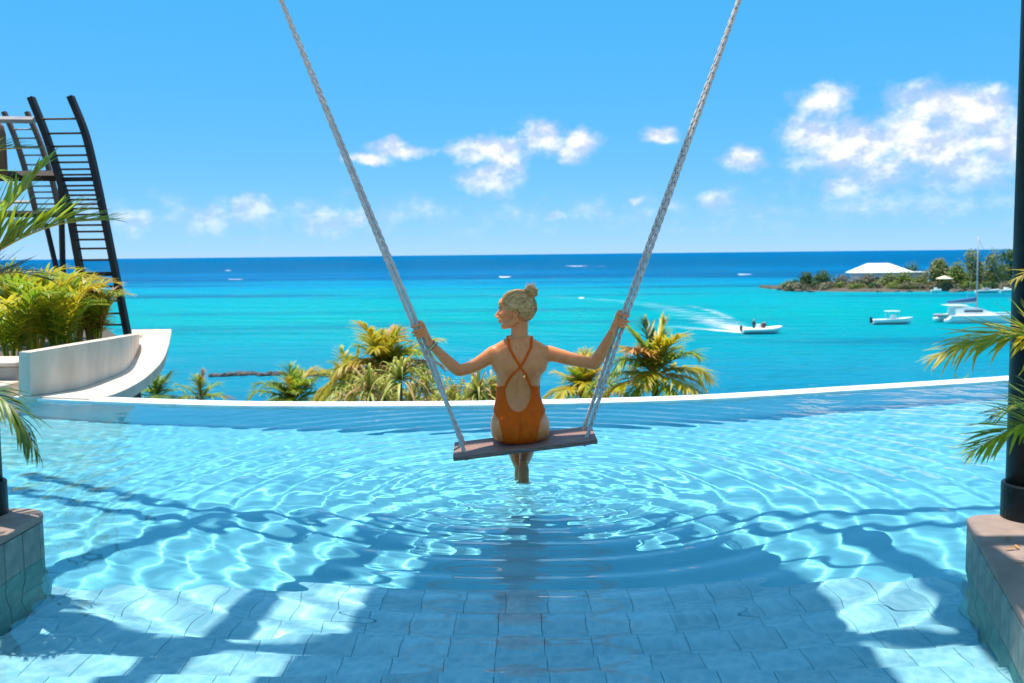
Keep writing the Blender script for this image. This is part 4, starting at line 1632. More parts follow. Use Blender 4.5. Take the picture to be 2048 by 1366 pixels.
# left: the big frond, one above it, a shaded one, the low hanging one and a high one
nf(palm_l, [(-190, 640), (-20, 512), (105, 452), (222, 438)], (3.8, 3.75, 3.7, 3.7), 58, 0.27, 'frond', Vector((0.2, -0.3, 1)), (0, 0, 1), 11, angle0=58, angle1=10, vee=60)
nf(palm_l, [(-160, 600), (-40, 470), (30, 400), (98, 318)], (3.9, 3.9, 3.85, 3.8), 46, 0.24, 'frond', Vector((-0.5, -0.3, 0.8)), (0, 1), 12, angle0=60, angle1=14, vee=35)
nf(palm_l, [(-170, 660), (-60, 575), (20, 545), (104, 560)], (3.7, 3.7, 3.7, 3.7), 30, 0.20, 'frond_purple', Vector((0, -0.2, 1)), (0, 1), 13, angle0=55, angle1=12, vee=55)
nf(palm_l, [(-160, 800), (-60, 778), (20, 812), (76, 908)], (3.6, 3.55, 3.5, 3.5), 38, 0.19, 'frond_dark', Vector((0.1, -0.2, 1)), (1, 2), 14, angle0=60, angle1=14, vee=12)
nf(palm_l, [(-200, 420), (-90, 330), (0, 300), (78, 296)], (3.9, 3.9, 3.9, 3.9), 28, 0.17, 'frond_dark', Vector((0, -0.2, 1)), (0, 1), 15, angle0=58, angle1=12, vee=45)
nf(palm_l, [(-170, 520), (-110, 420), (-40, 350), (40, 372)], (4.3, 4.3, 4.3, 4.3), 26, 0.20, 'frond', Vector((0, -0.2, 1)), (1, 2), 16, vee=20)
# right: upper arching frond, lower one, more behind
nf(palm_r, [(2230, 800), (2110, 700), (2000, 668), (1868, 712)], (3.3, 3.3, 3.25, 3.2), 46, 0.22, 'frond_yellow', Vector((0, -0.5, 1)), (0, 1, 2), 21, angle0=52, angle1=14, vee=8)
nf(palm_r, [(2220, 820), (2120, 720), (2050, 672), (1930, 690)], (3.1, 3.1, 3.1, 3.1), 40, 0.20, 'frond', Vector((0, -0.4, 1)), (0, 1, 1), 22, angle0=55, angle1=14, vee=20)
nf(palm_r, [(2230, 960), (2130, 880), (2050, 850), (1938, 905)], (3.2, 3.2, 3.15, 3.1), 44, 0.20, 'frond', Vector((0, -0.5, 1)), (0, 1, 1), 23, angle0=56, angle1=16, vee=22)
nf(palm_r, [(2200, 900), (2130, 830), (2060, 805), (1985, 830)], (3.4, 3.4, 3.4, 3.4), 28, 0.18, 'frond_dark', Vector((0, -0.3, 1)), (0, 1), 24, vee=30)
nf(palm_r, [(2240, 700), (2140, 590), (2070, 548), (2026, 560)], (3.3, 3.3, 3.3, 3.3), 26, 0.13, 'frond_yellow', Vector((0, -0.3, 1)), (1, 2), 25, vee=15)

# the rest of each clump leans away from the pool
for pm, az0, sd in ((palm_l, math.pi, 81), (palm_r, 0.0, 82)):
    rnd_ = random.Random(sd)
    for k in range(7):
        az_ = az0 + rnd_.uniform(-1.1, 1.1)
        hz_ = Vector((math.cos(az_), math.sin(az_), 0))
        L_ = rnd_.uniform(0.9, 1.3)
        far_frond('frond', [hz_ * 0.05, hz_ * 0.18 * L_ + Vector((0, 0, L_ * 0.62)), hz_ * 0.55 * L_ + Vector((0, 0, L_ * 1.0)), hz_ * 0.95 * L_ + Vector((0, 0, L_ * 0.98))], 26, 0.26, M['frond'], (Vector((0, 0, 0.7)) - hz_ * 0.6).normalized(), pm, rnd_, r=0.010, width=1.0, start=0.34, vee=22)
for pm, pl_ in ((palm_l, pl_left), (palm_r, pl_right)):
    o_ = pm.location - pl_.location
    ring_ = [(o_.x + (0.26 + 0.03 * math.sin(3 * a)) * math.cos(a), o_.y + (0.24 + 0.03 * math.cos(2 * a)) * math.sin(a)) for a in np.linspace(0, 2 * math.pi, 24, endpoint=False)]
    MB().prism(ring_, 0.15, 0.192).build('soil', M['earth'], pl_)
# ---- palms standing on the slope below the pool
def slope_palm(px, py, Y, length, n, label, mats, seed, **kw):
    c = at(px, py, Y)
    b = Vector((c.x + 0.3, Y + 0.4, hill_z(c.x, Y)))
    return palm_tree(b, c, length, n, label, mats, seed, **kw)


MIXG = {'frond': 5, 'frond_dark': 2, 'frond_yellow': 5, 'frond_dry': 0.4}
MIXY = {'frond': 3, 'frond_yellow': 6, 'frond_dry': 1.0}
slope_palm(585, 806, 30, 1.75, 22, 'dark green palm crown showing above the infinity edge in front of the breakwater', {'frond': 6, 'frond_dark': 3, 'frond_yellow': 2}, 31, coconuts=3)
slope_palm(768, 735, 24, 1.85, 34, 'tall full palm with yellowing lower fronds behind the left rope of the swing', MIXY, 32, pairs=34, leaf=0.36)
slope_palm(700, 775, 26, 1.40, 24, 'low palm with drooping yellowed fronds between the breakwater and the tall full palm', {'frond': 3, 'frond_yellow': 4, 'frond_dry': 1}, 38, pairs=28)
slope_palm(1308, 750, 24, 1.85, 24, 'palm with upright spear leaf and dark crown behind the right rope', MIXG, 33, pairs=36)
slope_palm(1165, 782, 26, 1.40, 28, 'low golden palm half hidden by the infinity edge beside the woman', {'frond': 2, 'frond_yellow': 6, 'frond_dry': 1}, 34)
slope_palm(312, 796, 21, 0.85, 18, 'small palm under the overhanging lip of the curved white wall', {'frond': 5, 'frond_dark': 2}, 35, pairs=20)
slope_palm(402, 800, 26, 1.05, 12, 'sparse palm with a dry drooping frond near the end of the breakwater', {'frond': 5, 'frond_dry': 3}, 36, pairs=22)
slope_palm(1925, 772, 30, 0.55, 9, 'tip of a palm just peeping over the edge below the moored catamaran', {'frond_dark': 4, 'frond': 2}, 37, pairs=16)

for lab, pxs, Y, sd in (('tangle of curling strap leaved screw pine at the foot of the tall palm', [(800, 758), (852, 782), (738, 780), (768, 800), (826, 806), (884, 806), (705, 800), (862, 815)], 19, 41),
                        ('screw pine tuft with pale curled leaves close to the woman\'s elbow', [(955, 786), (985, 796), (915, 808), (935, 812), (968, 812)], 18, 42)):
    cs = [at(x, y, Y + 0.4 * i) for i, (x, y) in enumerate(pxs)]
    strap_plant((cs[0].x, Y + 0.5, hill_z(cs[0].x, Y)), cs, lab, sd, n=62, length=0.80)

# ================================================================== curved white wall and the trellis tower
ww = thing('curved_wall', (-4.4, 10, 0), 0, 'flared white boat shaped wall with a wide sunlit ledge beside the pool', 'wall')
W0 = Vector((-4.4, 10, 0))
# the base line and the outer lip run level beside the pool, then sweep up into a raised tip
inner_b = spline([on_z(60, 793, 0.03), on_z(150, 779, 0.03), on_z(200, 763, 0.03), on_z(249, 742, 0.04), at(270, 715, 11.9), at(279, 690, 12.3), at(276, 659, 13.0)], 110)
outer = spline([on_z(180, 797, 0.03), on_z(228, 786, 0.03), on_z(268, 768, 0.03), on_z(300, 746, 0.04), at(325, 719, 11.5), at(337, 690, 12.1), at(343, 658, 12.7)], 110)
rings = []
for a, b in zip(inner_b, outer):
    a, b = a - W0, b - W0
    d = (b - a).normalized()
    rings.append([a - d * 0.12, b - d * 0.02, b + Vector((0, 0, -0.012)), b + Vector((0, 0, -0.135)) - d * 0.03, a - d * 0.12 + Vector((0, 0, -0.16))])
MB().loft(rings).build('ledge', M['white_wall'], ww, smooth=False)


def pixel_of(p):
    v = CAM_M.inverted() @ p
    return 1024 + F_PX * v.x / -v.z, 683 - F_PX * v.y / -v.z


rings = []
for i in range(93):
    p = inner_b[i]
    px_, py_ = pixel_of(p)
    b = at(px_, 706 - (px_ - 54) * 0.1675, p.y - 0.03) - W0
    a = p - W0 + Vector((0, 0, 0.004))
    if b.z < a.z + 0.004:
        b.z = a.z + 0.004
    th = Vector((-0.13, 0.06, 0))
    rings.append([a, b, b + th, a + th])
MB().loft(rings).build('parapet', M['white_wall'], ww)
# supports under the overhang
leg_p = at(262, 785, 11.2)
MB().box((leg_p.x + 4.4, 11.25 - 10, -1.75), (0.13, 0.16, 3.2)).build('support_post', M['steel'], ww)
for k in range(4):
    MB().box((leg_p.x - 0.42 + 4.4, 11.3 - 10, -0.22 - 0.12 * k), (0.70, 0.05, 0.04)).build('slat', M['steel_brown'], ww)
# low grey box planter and white step at the near end
box = thing('concrete_planter_box', (-5.0, 9.4, 0), 0, 'grey concrete planter box at the near end of the curved wall', 'planter')
MB().box((-0.10, 0.1, 0.14), (0.95, 0.55, 0.26), bevel=0.01).build('box', M['grey_wall'], box)
MB().box((-0.10, 0.09, 0.292), (0.99, 0.60, 0.04), bevel=0.008).build('cap', M['white_wall'], box)
MB().box((-0.10, -0.38, 0.07), (1.05, 0.36, 0.14), bevel=0.01).build('step', M['white_wall'], box)
# planting bed behind the parapet
bed = MB()
bed.add([(-11, 9.2, 0.12), (-4.75, 9.2, 0.12), (-4.55, 10.6, 0.12), (-4.75, 12.0, 0.12), (-5.6, 14.2, 0.12), (-6.6, 16.2, 0.12), (-12, 16.2, 0.12)], [tuple(range(7))])
tag(bed.build('planting_bed', M['earth']), kind='structure')
AG = 'areca palms in the bed behind the curved wall'
k = 0
for px, py, Y, h, lab in ((25, 690, 10.4, 0.80, 'bright areca palm beside the concrete planter box'),
                          (70, 690, 11.2, 0.95, 'tall yellow green areca palm behind the parapet, fullest of its row'),
                          (118, 690, 10.9, 0.85, 'golden areca palm in the middle of the bed behind the parapet'),
                          (150, 682, 12.3, 0.95, 'upright areca palm in front of the steel post'),
                          (188, 672, 12.4, 0.78, 'sparse browning areca palm at the foot of the trellis ladder'),
                          (48, 660, 13.0, 1.05, 'areca palm at the back of the bed under the shaded fronds'),
                          (130, 655, 13.6, 0.95, 'areca palm behind the golden one, half hidden')):
    c = at(px, py, Y)
    mats = {'frond': 5, 'frond_yellow': 5, 'frond_dry': 0.25} if 'brown' not in lab else {'frond_dry': 1.5, 'frond_yellow': 4, 'frond': 3}
    bush_palm((c.x, Y, 0.12), h * 1.0, 16, lab, 60 + k, mats, AG, spread=0.50, leaf=0.38, pairs=20)
    k += 1

# ---- trellis tower: curved steel ladders, a frame and a post
def ladder(label, ribs, rungs, Y, rib_w, mat_rib, mat_rung, thick=()):
    base = at(*ribs[0][-1], Y)
    t = thing('trellis_ladder', (base.x, Y, 0.1), 0, label, 'trellis', 'curved steel trellis ladders of the tower')
    o = Vector((base.x, Y, 0.1))
    curves = []
    for rb in ribs:
        pts = spline([at(x, y, Y) - o for x, y in rb], 28)
        curves.append(pts)
        rg = []
        for i, p in enumerate(pts):
            tg = (pts[min(i + 1, 27)] - pts[max(i - 1, 0)]).normalized()
            nx_ = Vector((tg.z, 0, -tg.x))
            w = rib_w / 2
            rg.append([p + nx_ * w + Vector((0, -w * 1.5, 0)), p - nx_ * w + Vector((0, -w * 1.5, 0)), p - nx_ * w + Vector((0, w * 1.5, 0)), p + nx_ * w + Vector((0, w * 1.5, 0))])
        MB().loft(rg).build('rib', mat_rib, t)
    for y in rungs:
        ends = []
        for pts in curves:
            z = at(100, y, Y).z - o.z
            best = min(range(27), key=lambda i: abs((pts[i].z + pts[i + 1].z) / 2 - z))
            a, b = pts[best], pts[best + 1]
            u = 0 if abs(b.z - a.z) < 1e-6 else max(-0.5, min(1.5, (z - a.z) / (b.z - a.z)))
            ends.append(a.lerp(b, u))
        d = (ends[1] - ends[0])
        r_ = 0.030 if y in thick else 0.0145
        MB().tube([ends[0] - d * 0.03, ends[1] + d * 0.03], r_, 8).build('rung', mat_rung if y not in thick else mat_rib, t, smooth=True)
    return t, o


ribR = [(141, 193), (170, 265), (190, 345), (207, 425), (224, 510), (240, 590), (256, 672)]
ribL = [(62, 195), (92, 270), (114, 340), (138, 420), (155, 510), (170, 590), (184, 680)]
ladder('tall curved dark steel trellis ladder rising from the end of the curved wall', [ribR, ribL],
       [238, 267, 293, 311, 325, 339, 350, 359, 372, 381, 391, 400, 409, 418, 430, 440, 451, 464, 480, 498, 521, 549, 574, 603, 628, 651], 14.0, 0.075, M['steel'], M['steel_brown'], (359, 549))
ribA = [(8, 224), (30, 275), (52, 345), (72, 425)]
ribB = [(54, 224), (80, 285), (104, 360), (120, 430)]
ladder('shorter brown trellis ladder with pale rungs standing behind the tall dark one', [ribB, ribA],
       [258, 276, 293, 310, 329, 342, 357, 372, 384, 396, 408, 418], 16.5, 0.06, M['steel_brown'], M['galv'])
tw = at(125, 600, 14.4)
frame = thing('steel_frame', (tw.x, 14.4, 0.1), 0, 'dark steel post and beams carrying the trellis ladders', 'frame')
FO = Vector((tw.x, 14.4, 0.1))


def fbar(name, a, b, w, mat):
    A, B = Vector(a) - FO, Vector(b) - FO
    d = B - A
    MB().tube([A, B], w, 4, up=Vector((0, 1, 0))).build(name, mat, frame)


fbar('post', (tw.x, 14.4, 0.1), at(121, 348, 14.4), 0.045, M['steel'])
fbar('brace', at(121, 572, 14.6), at(92, 448, 14.6), 0.04, M['steel'])
fbar('beam', at(-160, 352, 14.6), at(122, 352, 14.6), 0.075, M['steel'])
fbar('beam', at(-160, 238, 15.5), at(70, 240, 14.3), 0.05, M['galv'])
fbar('beam', at(-160, 428, 16.2), at(135, 428, 14.4), 0.05, M['steel'])
fbar('beam', at(-160, 404, 18.0), at(60, 404, 18.0), 0.03, M['galv'])
fbar('post', at(-60, 700, 14.6) * 1.0, at(-60, 352, 14.6), 0.05, M['steel'])
# hanging dark lantern at the frame's end
lan = thing('lamp', at(4, 352, 13.6), 0, 'dark round topped cylindrical lamp on the beam of the steel frame', 'lamp')
MB().loft([[Vector((q * math.cos(2 * math.pi * i / 16), q * math.sin(2 * math.pi * i / 16), z)) for i in range(16)] for q, z in ((0.05, 0.0), (0.075, 0.02), (0.075, 0.56), (0.055, 0.66), (0.015, 0.71))]).build('shade', M['steel_brown'], lan, smooth=True)

# ================================================================== headland, house and shore trees
def sea_pt(px, py):
    return on_z(px, py, SEA_Z)


hl = MB()
# outline of the headland along the water, then a mound
shore = [sea_pt(x, y) for x, y in ((1522, 576), (1560, 580), (1620, 583), (1700, 584.5), (1780, 585), (1850, 584), (1900, 583), (1960, 583), (2040, 584), (2140, 585), (2300, 588))]
nr = 9
vs, fs = [], []
for i, p in enumerate(shore):
    u = i / (len(shore) - 1)
    depth = 4 + 46 * min(1, i / 4)
    hmax = 0.7 + 1.5 * min(1, i / 4)
    for j in range(nr):
        v = j / (nr - 1)
        z = SEA_Z - 0.5 + (0.5 + hmax) * math.sin(min(1, v * 2.2) * math.pi / 2) * (1 if v < 0.8 else (1 - v) / 0.2 * 1.0)
        z += 0.25 * math.sin(i * 2.1 + j * 1.7) * (0.2 < v < 0.8)
        vs.append((p.x + 0.10 * v * depth, p.y + depth * v, z))
for i in range(len(shore) - 1):
    for j in range(nr - 1):
        fs.append((i * nr + j, (i + 1) * nr + j, (i + 1) * nr + j + 1, i * nr + j + 1))
hl.add(vs, fs)
tag(hl.build('headland', M['earth'], smooth=True), kind='structure')


def blob_mesh(c, r, seed, amp=0.25):
    rnd = random.Random(seed)
    bm = bmesh.new()
    bmesh.ops.create_icosphere(bm, subdivisions=2, radius=1.0)
    ph = [rnd.uniform(0, 6.28) for _ in range(6)]
    vs_ = []
    for v in bm.verts:
        n_ = v.co
        k = 1 + amp * (math.sin(3 * n_.x + ph[0]) * math.sin(3 * n_.y + ph[1]) + 0.5 * math.sin(6 * n_.z + ph[2]) * math.sin(5 * n_.x + ph[3]))
        vs_.append(Vector((c[0] + n_.x * r[0] * k, c[1] + n_.y * r[1] * k, c[2] + n_.z * r[2] * k)))
    fs_ = [[v.index for v in f.verts] for f in bm.faces]
    bm.free()
    return vs_, fs_


# rocks along the waterline of the headland
for k in range(30):
    px = 1545 + k * 16.5 + random.uniform(-5, 5)
    p = sea_pt(px, 583.5 + random.uniform(-1.5, 1.0) - (4 if k < 2 else 0))
    s = random.uniform(0.5, 1.3)
    vs_, fs_ = blob_mesh((0, 0, 0), (s * 1.5, s, s * 0.6), 100 + k, 0.35)
    o = MB().add(vs_, fs_).build('shore_rock', M['rock'])
    o.location = (p.x, p.y + 1, SEA_Z + 0.1)
    o.rotation_euler = (0, 0, random.uniform(0, 3))
    tag(o, 'low dark rock on the waterline of the headland', 'rock', 'rocks along the headland shore')


def leafy(name, base, w, h, label, matk, seed, cat='tree', n=900, leaf=0.5, lobes=7, group='trees and shrubs on the headland', trunk=True, bottom=0.25, upright=0.0):
    """tree or shrub: tapered trunk with limbs and a crown of many leaf sprays"""
    rnd = random.Random(seed)
    t = thing(name, base, 0, label, cat, group)
    cz = h * (0.5 + bottom / 2)
    centres = []
    for k in range(lobes):
        a = rnd.uniform(0, 6.28)
        rr = rnd.uniform(0, 0.62)
        centres.append((Vector((w / 2 * rr * math.cos(a), w / 2 * rr * math.sin(a) * 0.9, lerp(h * bottom, h * 0.82, rnd.random()))), rnd.uniform(0.20, 0.36)))
    centres.append((Vector((0, 0, h * 0.75)), 0.30))
    centres += [(Vector((s_ * w * 0.30, 0, h * 0.35)), 0.32) for s_ in (-1, 1)]
    if trunk:
        tm = MB().tube(spline([(0, 0, -0.6), (w * 0.02, 0, h * 0.25), (0, w * 0.02, h * 0.6)], 8), [h * 0.035, h * 0.033, h * 0.03, h * 0.027, h * 0.023, h * 0.019, h * 0.015, h * 0.011], 8)
        for c, r_ in centres[:5]:
            tm.tube(spline([Vector((0, 0, h * 0.22)), c * 0.5 + Vector((0, 0, h * 0.12)), c], 6), [h * 0.016, h * 0.014, h * 0.012, h * 0.010, h * 0.007, h * 0.004], 6)
        tm.build('trunk', M['trunk'], t, smooth=True)
    mb_ = MB()
    for k in range(int(n * 1.9)):
        c, r_ = rnd.choice(centres)
        d = Vector((rnd.gauss(0, 1), rnd.gauss(0, 1), rnd.gauss(0, 1)))
        d.normalize()
        q = r_ * min(w, h * 1.2) * rnd.uniform(0.55, 1.05)
        p = c + Vector((d.x * q * max(1, w / h * 0.8), d.y * q, d.z * q * (1 + upright)))
        if p.z < 0.02 * h:
            p.z = rnd.uniform(0.02, 0.2) * h
        s = leaf * rnd.uniform(0.6, 1.3)
        nrm = (d + Vector((rnd.uniform(-0.7, 0.7), rnd.uniform(-0.7, 0.7), rnd.uniform(-0.3, 0.9)))).normalized()
        a, b = frame_of(nrm)
        if upright:
            b = (b + Vector((0, 0, upright))).normalized()
        th = rnd.uniform(0, 6.28)
        e, g_ = a * math.cos(th) + b * math.sin(th), b * math.cos(th) - a * math.sin(th)
        mb_.add([p - e * s * 0.5, p - g_ * s * 0.30 + nrm * s * 0.06, p + e * s * 0.5, p + g_ * s * 0.30 + nrm * s * 0.06], [(0, 1, 2, 3)])
    mb_.build('crown', M[matk], t)
    return t


def shore_plant(name, x0, x1, ytop, ybase, dY, label, matk, seed, **kw):
    p = sea_pt((x0 + x1) / 2, 583)
    Y = p.y + dY
    w = (x1 - x0) / F_PX * Y
    top = at((x0 + x1) / 2, ytop, Y)
    bot = at((x0 + x1) / 2, ybase, Y)
    return leafy(name, (bot.x, Y, bot.z), w, top.z - bot.z, label, matk, seed, leaf=max(0.55, w * 0.085), **kw)


SH = [('shrub', 1590, 1632, 544, 572, 7, 'rounded dark green shrub on the rocky point', 'leaf_dark', 900),
      ('shrub', 1624, 1668, 541, 572, 8, 'twin dark green shrub closing the clump on the rocky point', 'leaf_dark', 900),
      ('shrub', 1562, 1600, 560, 577, 5, 'low olive scrub at the tip of the rocky point', 'leaf_olive', 500),
      ('shrub', 1660, 1705, 549, 575, 9, 'grey bare looking shrub beside the dark green clump', 'leaf_grey', 500),
      ('shrub', 1690, 1740, 556, 580, 6, 'low grey olive bush below the corner of the white roof', 'leaf_grey', 600),
      ('shrub', 1712, 1760, 551, 580, 9, 'brownish shrub in front of the white house wall', 'leaf_grey', 600),
      ('shrub', 1752, 1800, 547, 578, 8, 'olive shrub in the garden of the white house', 'leaf_olive', 700),
      ('shrub', 1788, 1835, 543, 576, 8, 'bright green bush below the eaves of the white house', 'leaf_bright', 800),
      ('shrub', 1820, 1862, 552, 580, 7, 'small yellow green bush by the shore beside the house wing', 'leaf_olive', 600),
      ('shrub', 1770, 1812, 562, 582, 4, 'pale yellow bush on the bank below the white house', 'leaf_bright', 450),
      ('shrub', 1630, 1690, 564, 582, 4, 'grey scrub spreading along the bank of the headland', 'leaf_grey', 500)]
for k, (nm, x0, x1, yt, yb, dY, lab, mk, nn) in enumerate(SH):
    shore_plant(nm, x0, x1, yt, yb, dY, lab, mk, 200 + k, cat='shrub', n=nn, trunk=False, bottom=0.12)
for k in range(22):
    x = 1585 + k * 20 + random.uniform(-8, 8)
    w_ = random.uniform(22, 40)
    shore_plant('shrub', x - w_ / 2, x + w_ / 2, random.uniform(561, 570), 583, random.uniform(1.5, 4), 'low scrubby bush on the bank just above the headland rocks', random.choice(['leaf_grey', 'leaf_olive', 'leaf_grey', 'leaf_bright', 'leaf_dark']), 500 + k, cat='shrub', n=260, trunk=False, bottom=0.1, group='low bushes on the headland bank')
TR = [(1848, 1905, 516, 572, 12, 'spreading olive green tree beside the house wing', 'leaf_olive', 1500),
      (1890, 1938, 519, 574, 9, 'bright yellow green tree behind the beige parasol', 'leaf_bright', 1300),
      (1922, 1972, 503, 574, 14, 'tall feathery casuarina next to the catamaran mast', 'leaf_olive', 1500),
      (1962, 2012, 500, 574, 12, 'tall casuarina with a ragged top beyond the catamaran', 'leaf_olive', 1500),
      (1996, 2050, 490, 574, 20, 'darkest and highest tree, beside the pergola column', 'leaf_dark', 1500),
      (1800, 1840, 527, 560, 26, 'dark tree top showing behind the white roof', 'leaf_dark', 600)]
for k, (x0, x1, yt, yb, dY, lab, mk, nn) in enumerate(TR):
    shore_plant('tree', x0, x1, yt, yb, dY, lab, mk, 240 + k, n=nn, lobes=11, upright=0.5 if 'casuarina' in lab else 0.0, bottom=0.12)

# ---- white house
HY = sea_pt(1770, 584).y + 16
hb0 = at(1768, 572, HY)
house = thing('house', (hb0.x, HY, hb0.z), 0, 'white villa with a broad white hipped roof on the headland', 'house')
wx = (1826 - 1706) / F_PX * HY
hz = at(1768, 545, HY).z - hb0.z
rz = at(1768, 526.5, HY).z - hb0.z
MB().box((0, 3.5, hz / 2 - 0.3), (wx * 0.90, 7.0, hz + 0.6)).build('wall', M['house_white'], house)
e = wx / 2
rf = MB()
rf.add([(-e, -0.6, hz), (e, -0.6, hz), (e, 8.2, hz), (-e, 8.2, hz), (-e * 0.42, 3.8, rz), (e * 0.30, 3.8, rz),
        (-e, -0.6, hz - 0.22), (e, -0.6, hz - 0.22), (e, 8.2, hz - 0.22), (-e, 8.2, hz - 0.22)],
       [(0, 1, 5, 4), (1, 2, 5), (2, 3, 4, 5), (3, 0, 4), (0, 6, 7, 1), (1, 7, 8, 2), (2, 8, 9, 3), (3, 9, 6, 0), (9, 8, 7, 6)])
rf.build('roof', M['roof_white'], house)
for x in (-0.62, -0.25, 0.18, 0.55):
    w_ = MB().box((x * e, -0.03, hz * 0.52), (1.5, 0.12, 1.5)).build('window', M['house_white'], house)
    MB().box((x * e, -0.10, hz * 0.52), (1.25, 0.04, 1.25)).build('pane', M['window_dark'], w_)
wg = at(1840, 556, HY)
MB().box((wg.x - hb0.x, 3.0, hz * 0.45), (4.9, 6.0, hz * 1.0)).build('wing', M['house_white'], house)
MB().box((wg.x - hb0.x + 0.2, 2.8, hz * 0.98), (5.8, 7.0, 0.28)).build('wing_roof', M['roof_white'], house)
w_ = MB().box((wg.x - hb0.x + 0.6, -0.04, hz * 0.50), (2.2, 0.12, 1.6)).build('window', M['house_white'], house)
MB().box((wg.x - hb0.x + 0.6, -0.11, hz * 0.50), (1.9, 0.04, 1.3)).build('pane', M['window_dark'], w_)

# ---- beige parasol on the shore
pp = sea_pt(1886, 584)
pY = pp.y + 4
pb = at(1888, 577, pY)
par = thing('parasol', (pb.x, pY, pb.z), 0, 'square beige parasol on the shore under the trees', 'parasol')
ph_ = at(1888, 557, pY).z - pb.z
MB().tube([(0, 0, -0.4), (0, 0, ph_ + 0.5)], 0.06, 8).build('pole', M['steel'], par)
s = 1.8
MB().add([(-s, -s, ph_), (s, -s, ph_), (s, s, ph_), (-s, s, ph_), (0, 0, ph_ + 0.9), (-s, -s, ph_ - 0.2), (s, -s, ph_ - 0.2), (s, s, ph_ - 0.2), (-s, s, ph_ - 0.2)],
         [(0, 1, 4), (1, 2, 4), (2, 3, 4), (3, 0, 4), (0, 5, 6, 1), (1, 6, 7, 2), (2, 7, 8, 3), (3, 8, 5, 0)]).build('canopy', M['canvas'], par)


# ================================================================== boats
def hull_rings(L_, B_, H_, bow=0.35, flare=1.15, n=14, rise=0.25):
    """simple planing hull along +X, stern at 0, deck at z=H_"""
    rings_ = []
    for i in range(n):
        t = i / (n - 1)
        w = B_ / 2 * (1 - max(0, (t - (1 - bow)) / bow) ** 2.0)
        w = max(w, 0.02)
        sh = H_ + rise * t ** 2
        keel = -0.25 * H_ + max(0, (t - 0.72) / 0.28) ** 2 * H_ * 0.9
        x = L_ * t
        rings_.append([Vector((x, -w * flare, sh)), Vector((x, -w * 0.9, sh * 0.45)), Vector((x, 0, keel)), Vector((x, w * 0.9, sh * 0.45)), Vector((x, w * flare, sh)), Vector((x, w * flare * 0.8, sh + 0.02)), Vector((x, 0, sh - 0.05)), Vector((x, -w * flare * 0.8, sh + 0.02))])
    return rings_


def tiny_person(parent_loc, off, label, matk, seed, seated=False):
    o_ = MB()
    h = 1.25 if seated else 1.7
    rg = []
    for z, a, b in ((0, 0.14, 0.12), (0.35 * h, 0.17, 0.14), (0.5 * h, 0.15, 0.11), (0.72 * h, 0.21, 0.12), (0.80 * h, 0.19, 0.10), (0.84 * h, 0.06, 0.06), (0.88 * h, 0.075, 0.085), (0.94 * h, 0.09, 0.10), (1.0 * h, 0.03, 0.03)):
        rg.append([Vector((a * math.cos(2 * math.pi * k / 12), b * math.sin(2 * math.pi * k / 12), z)) for k in range(12)])
    o_.loft(rg)
    for s_ in (-1, 1):
        o_.tube(spline([(s_ * 0.19, 0, 0.77 * h), (s_ * 0.25, 0.05, 0.60 * h), (s_ * 0.18, 0.18, 0.48 * h)], 7), [0.05, 0.048, 0.045, 0.042, 0.04, 0.036, 0.03], 8)
    me_ = o_.mesh('person', True)
    me_.materials.append(M[matk])
    me_.materials.append(M['skin'])
    for p_ in me_.polygons:
        if p_.center.z > 0.83 * h:
            p_.material_index = 1
    q = link_mesh('person', me_)
    q.location = parent_loc + off
    tag(q, label, 'person')
    return q


# inflatable speedboat with its crew, heading right
bp_ = on_z(1484, 668, SEA_Z)
rib = thing('inflatable_boat', (bp_.x, bp_.y, SEA_Z), math.radians(4), 'cream inflatable speedboat under way with people aboard and a foaming wake', 'boat')
MB().loft(hull_rings(5.7, 1.7, 0.55)).build('hull', M['boat_white'], rib)
tb = MB()
for s in (-1, 1):
    tb.tube(spline([(0, s * 1.0, 0.62), (3.4, s * 1.0, 0.66), (5.0, s * 0.66, 0.80), (5.9, 0.0, 0.95)], 20), [0.16] + [0.25] * 17 + [0.22, 0.2], 12)
tb.build('tube', M['boat_white'], rib, smooth=True)
MB().box((2.5, 0, 1.0), (0.6, 0.7, 0.8), bevel=0.06).build('console', M['boat_white'], rib)
MB().box((-0.15, 0, 0.85), (0.35, 0.4, 0.8), bevel=0.08).build('outboard', M['boat_dark'], rib)
base = Vector((bp_.x, bp_.y, SEA_Z))
tiny_person(base, Vector((1.75, 0.1, 0.45)), 'person in dark clothes standing at the helm of the inflatable speedboat', 'cloth_dark', 1)
tiny_person(base, Vector((2.9, -0.5, 0.5)), 'person in a red top seated in the inflatable speedboat', 'cloth_red', 2, True)
tiny_person(base, Vector((3.4, 0.4, 0.5)), 'person in dark clothes seated towards the bow of the inflatable speedboat', 'cloth_dark', 3, True)

# small motor launch with a bimini top, at its mooring
bp_ = on_z(1744, 649, SEA_Z)
lau = thing('motor_launch', (bp_.x, bp_.y, SEA_Z), math.radians(2), 'white motor launch with a small sun canopy moored in the lagoon', 'boat')
MB().loft(hull_rings(6.7, 1.9, 0.80, rise=0.35)).build('hull', M['boat_white'], lau)
MB().box((3.0, 0, 0.28), (5.0, 1.85, 0.06)).build('rubbing_strake', M['boat_grey'], lau)
MB().box((3.5, 0, 1.15), (0.7, 0.8, 0.8), bevel=0.06).build('console', M['boat_white'], lau)
cn = MB().box((3.3, 0, 2.15), (2.1, 1.5, 0.10), bevel=0.03).build('canopy', M['boat_white'], lau)
for x in (2.45, 4.15):
    for s in (-0.65, 0.65):
        MB().tube([(x, s, 0.75), (x, s, 2.12)], 0.03, 6).build('canopy_pole', M['mast'], cn)
MB().box((-0.18, 0, 0.75), (0.38, 0.42, 1.0), bevel=0.08).build('outboard', M['boat_dark'], lau)

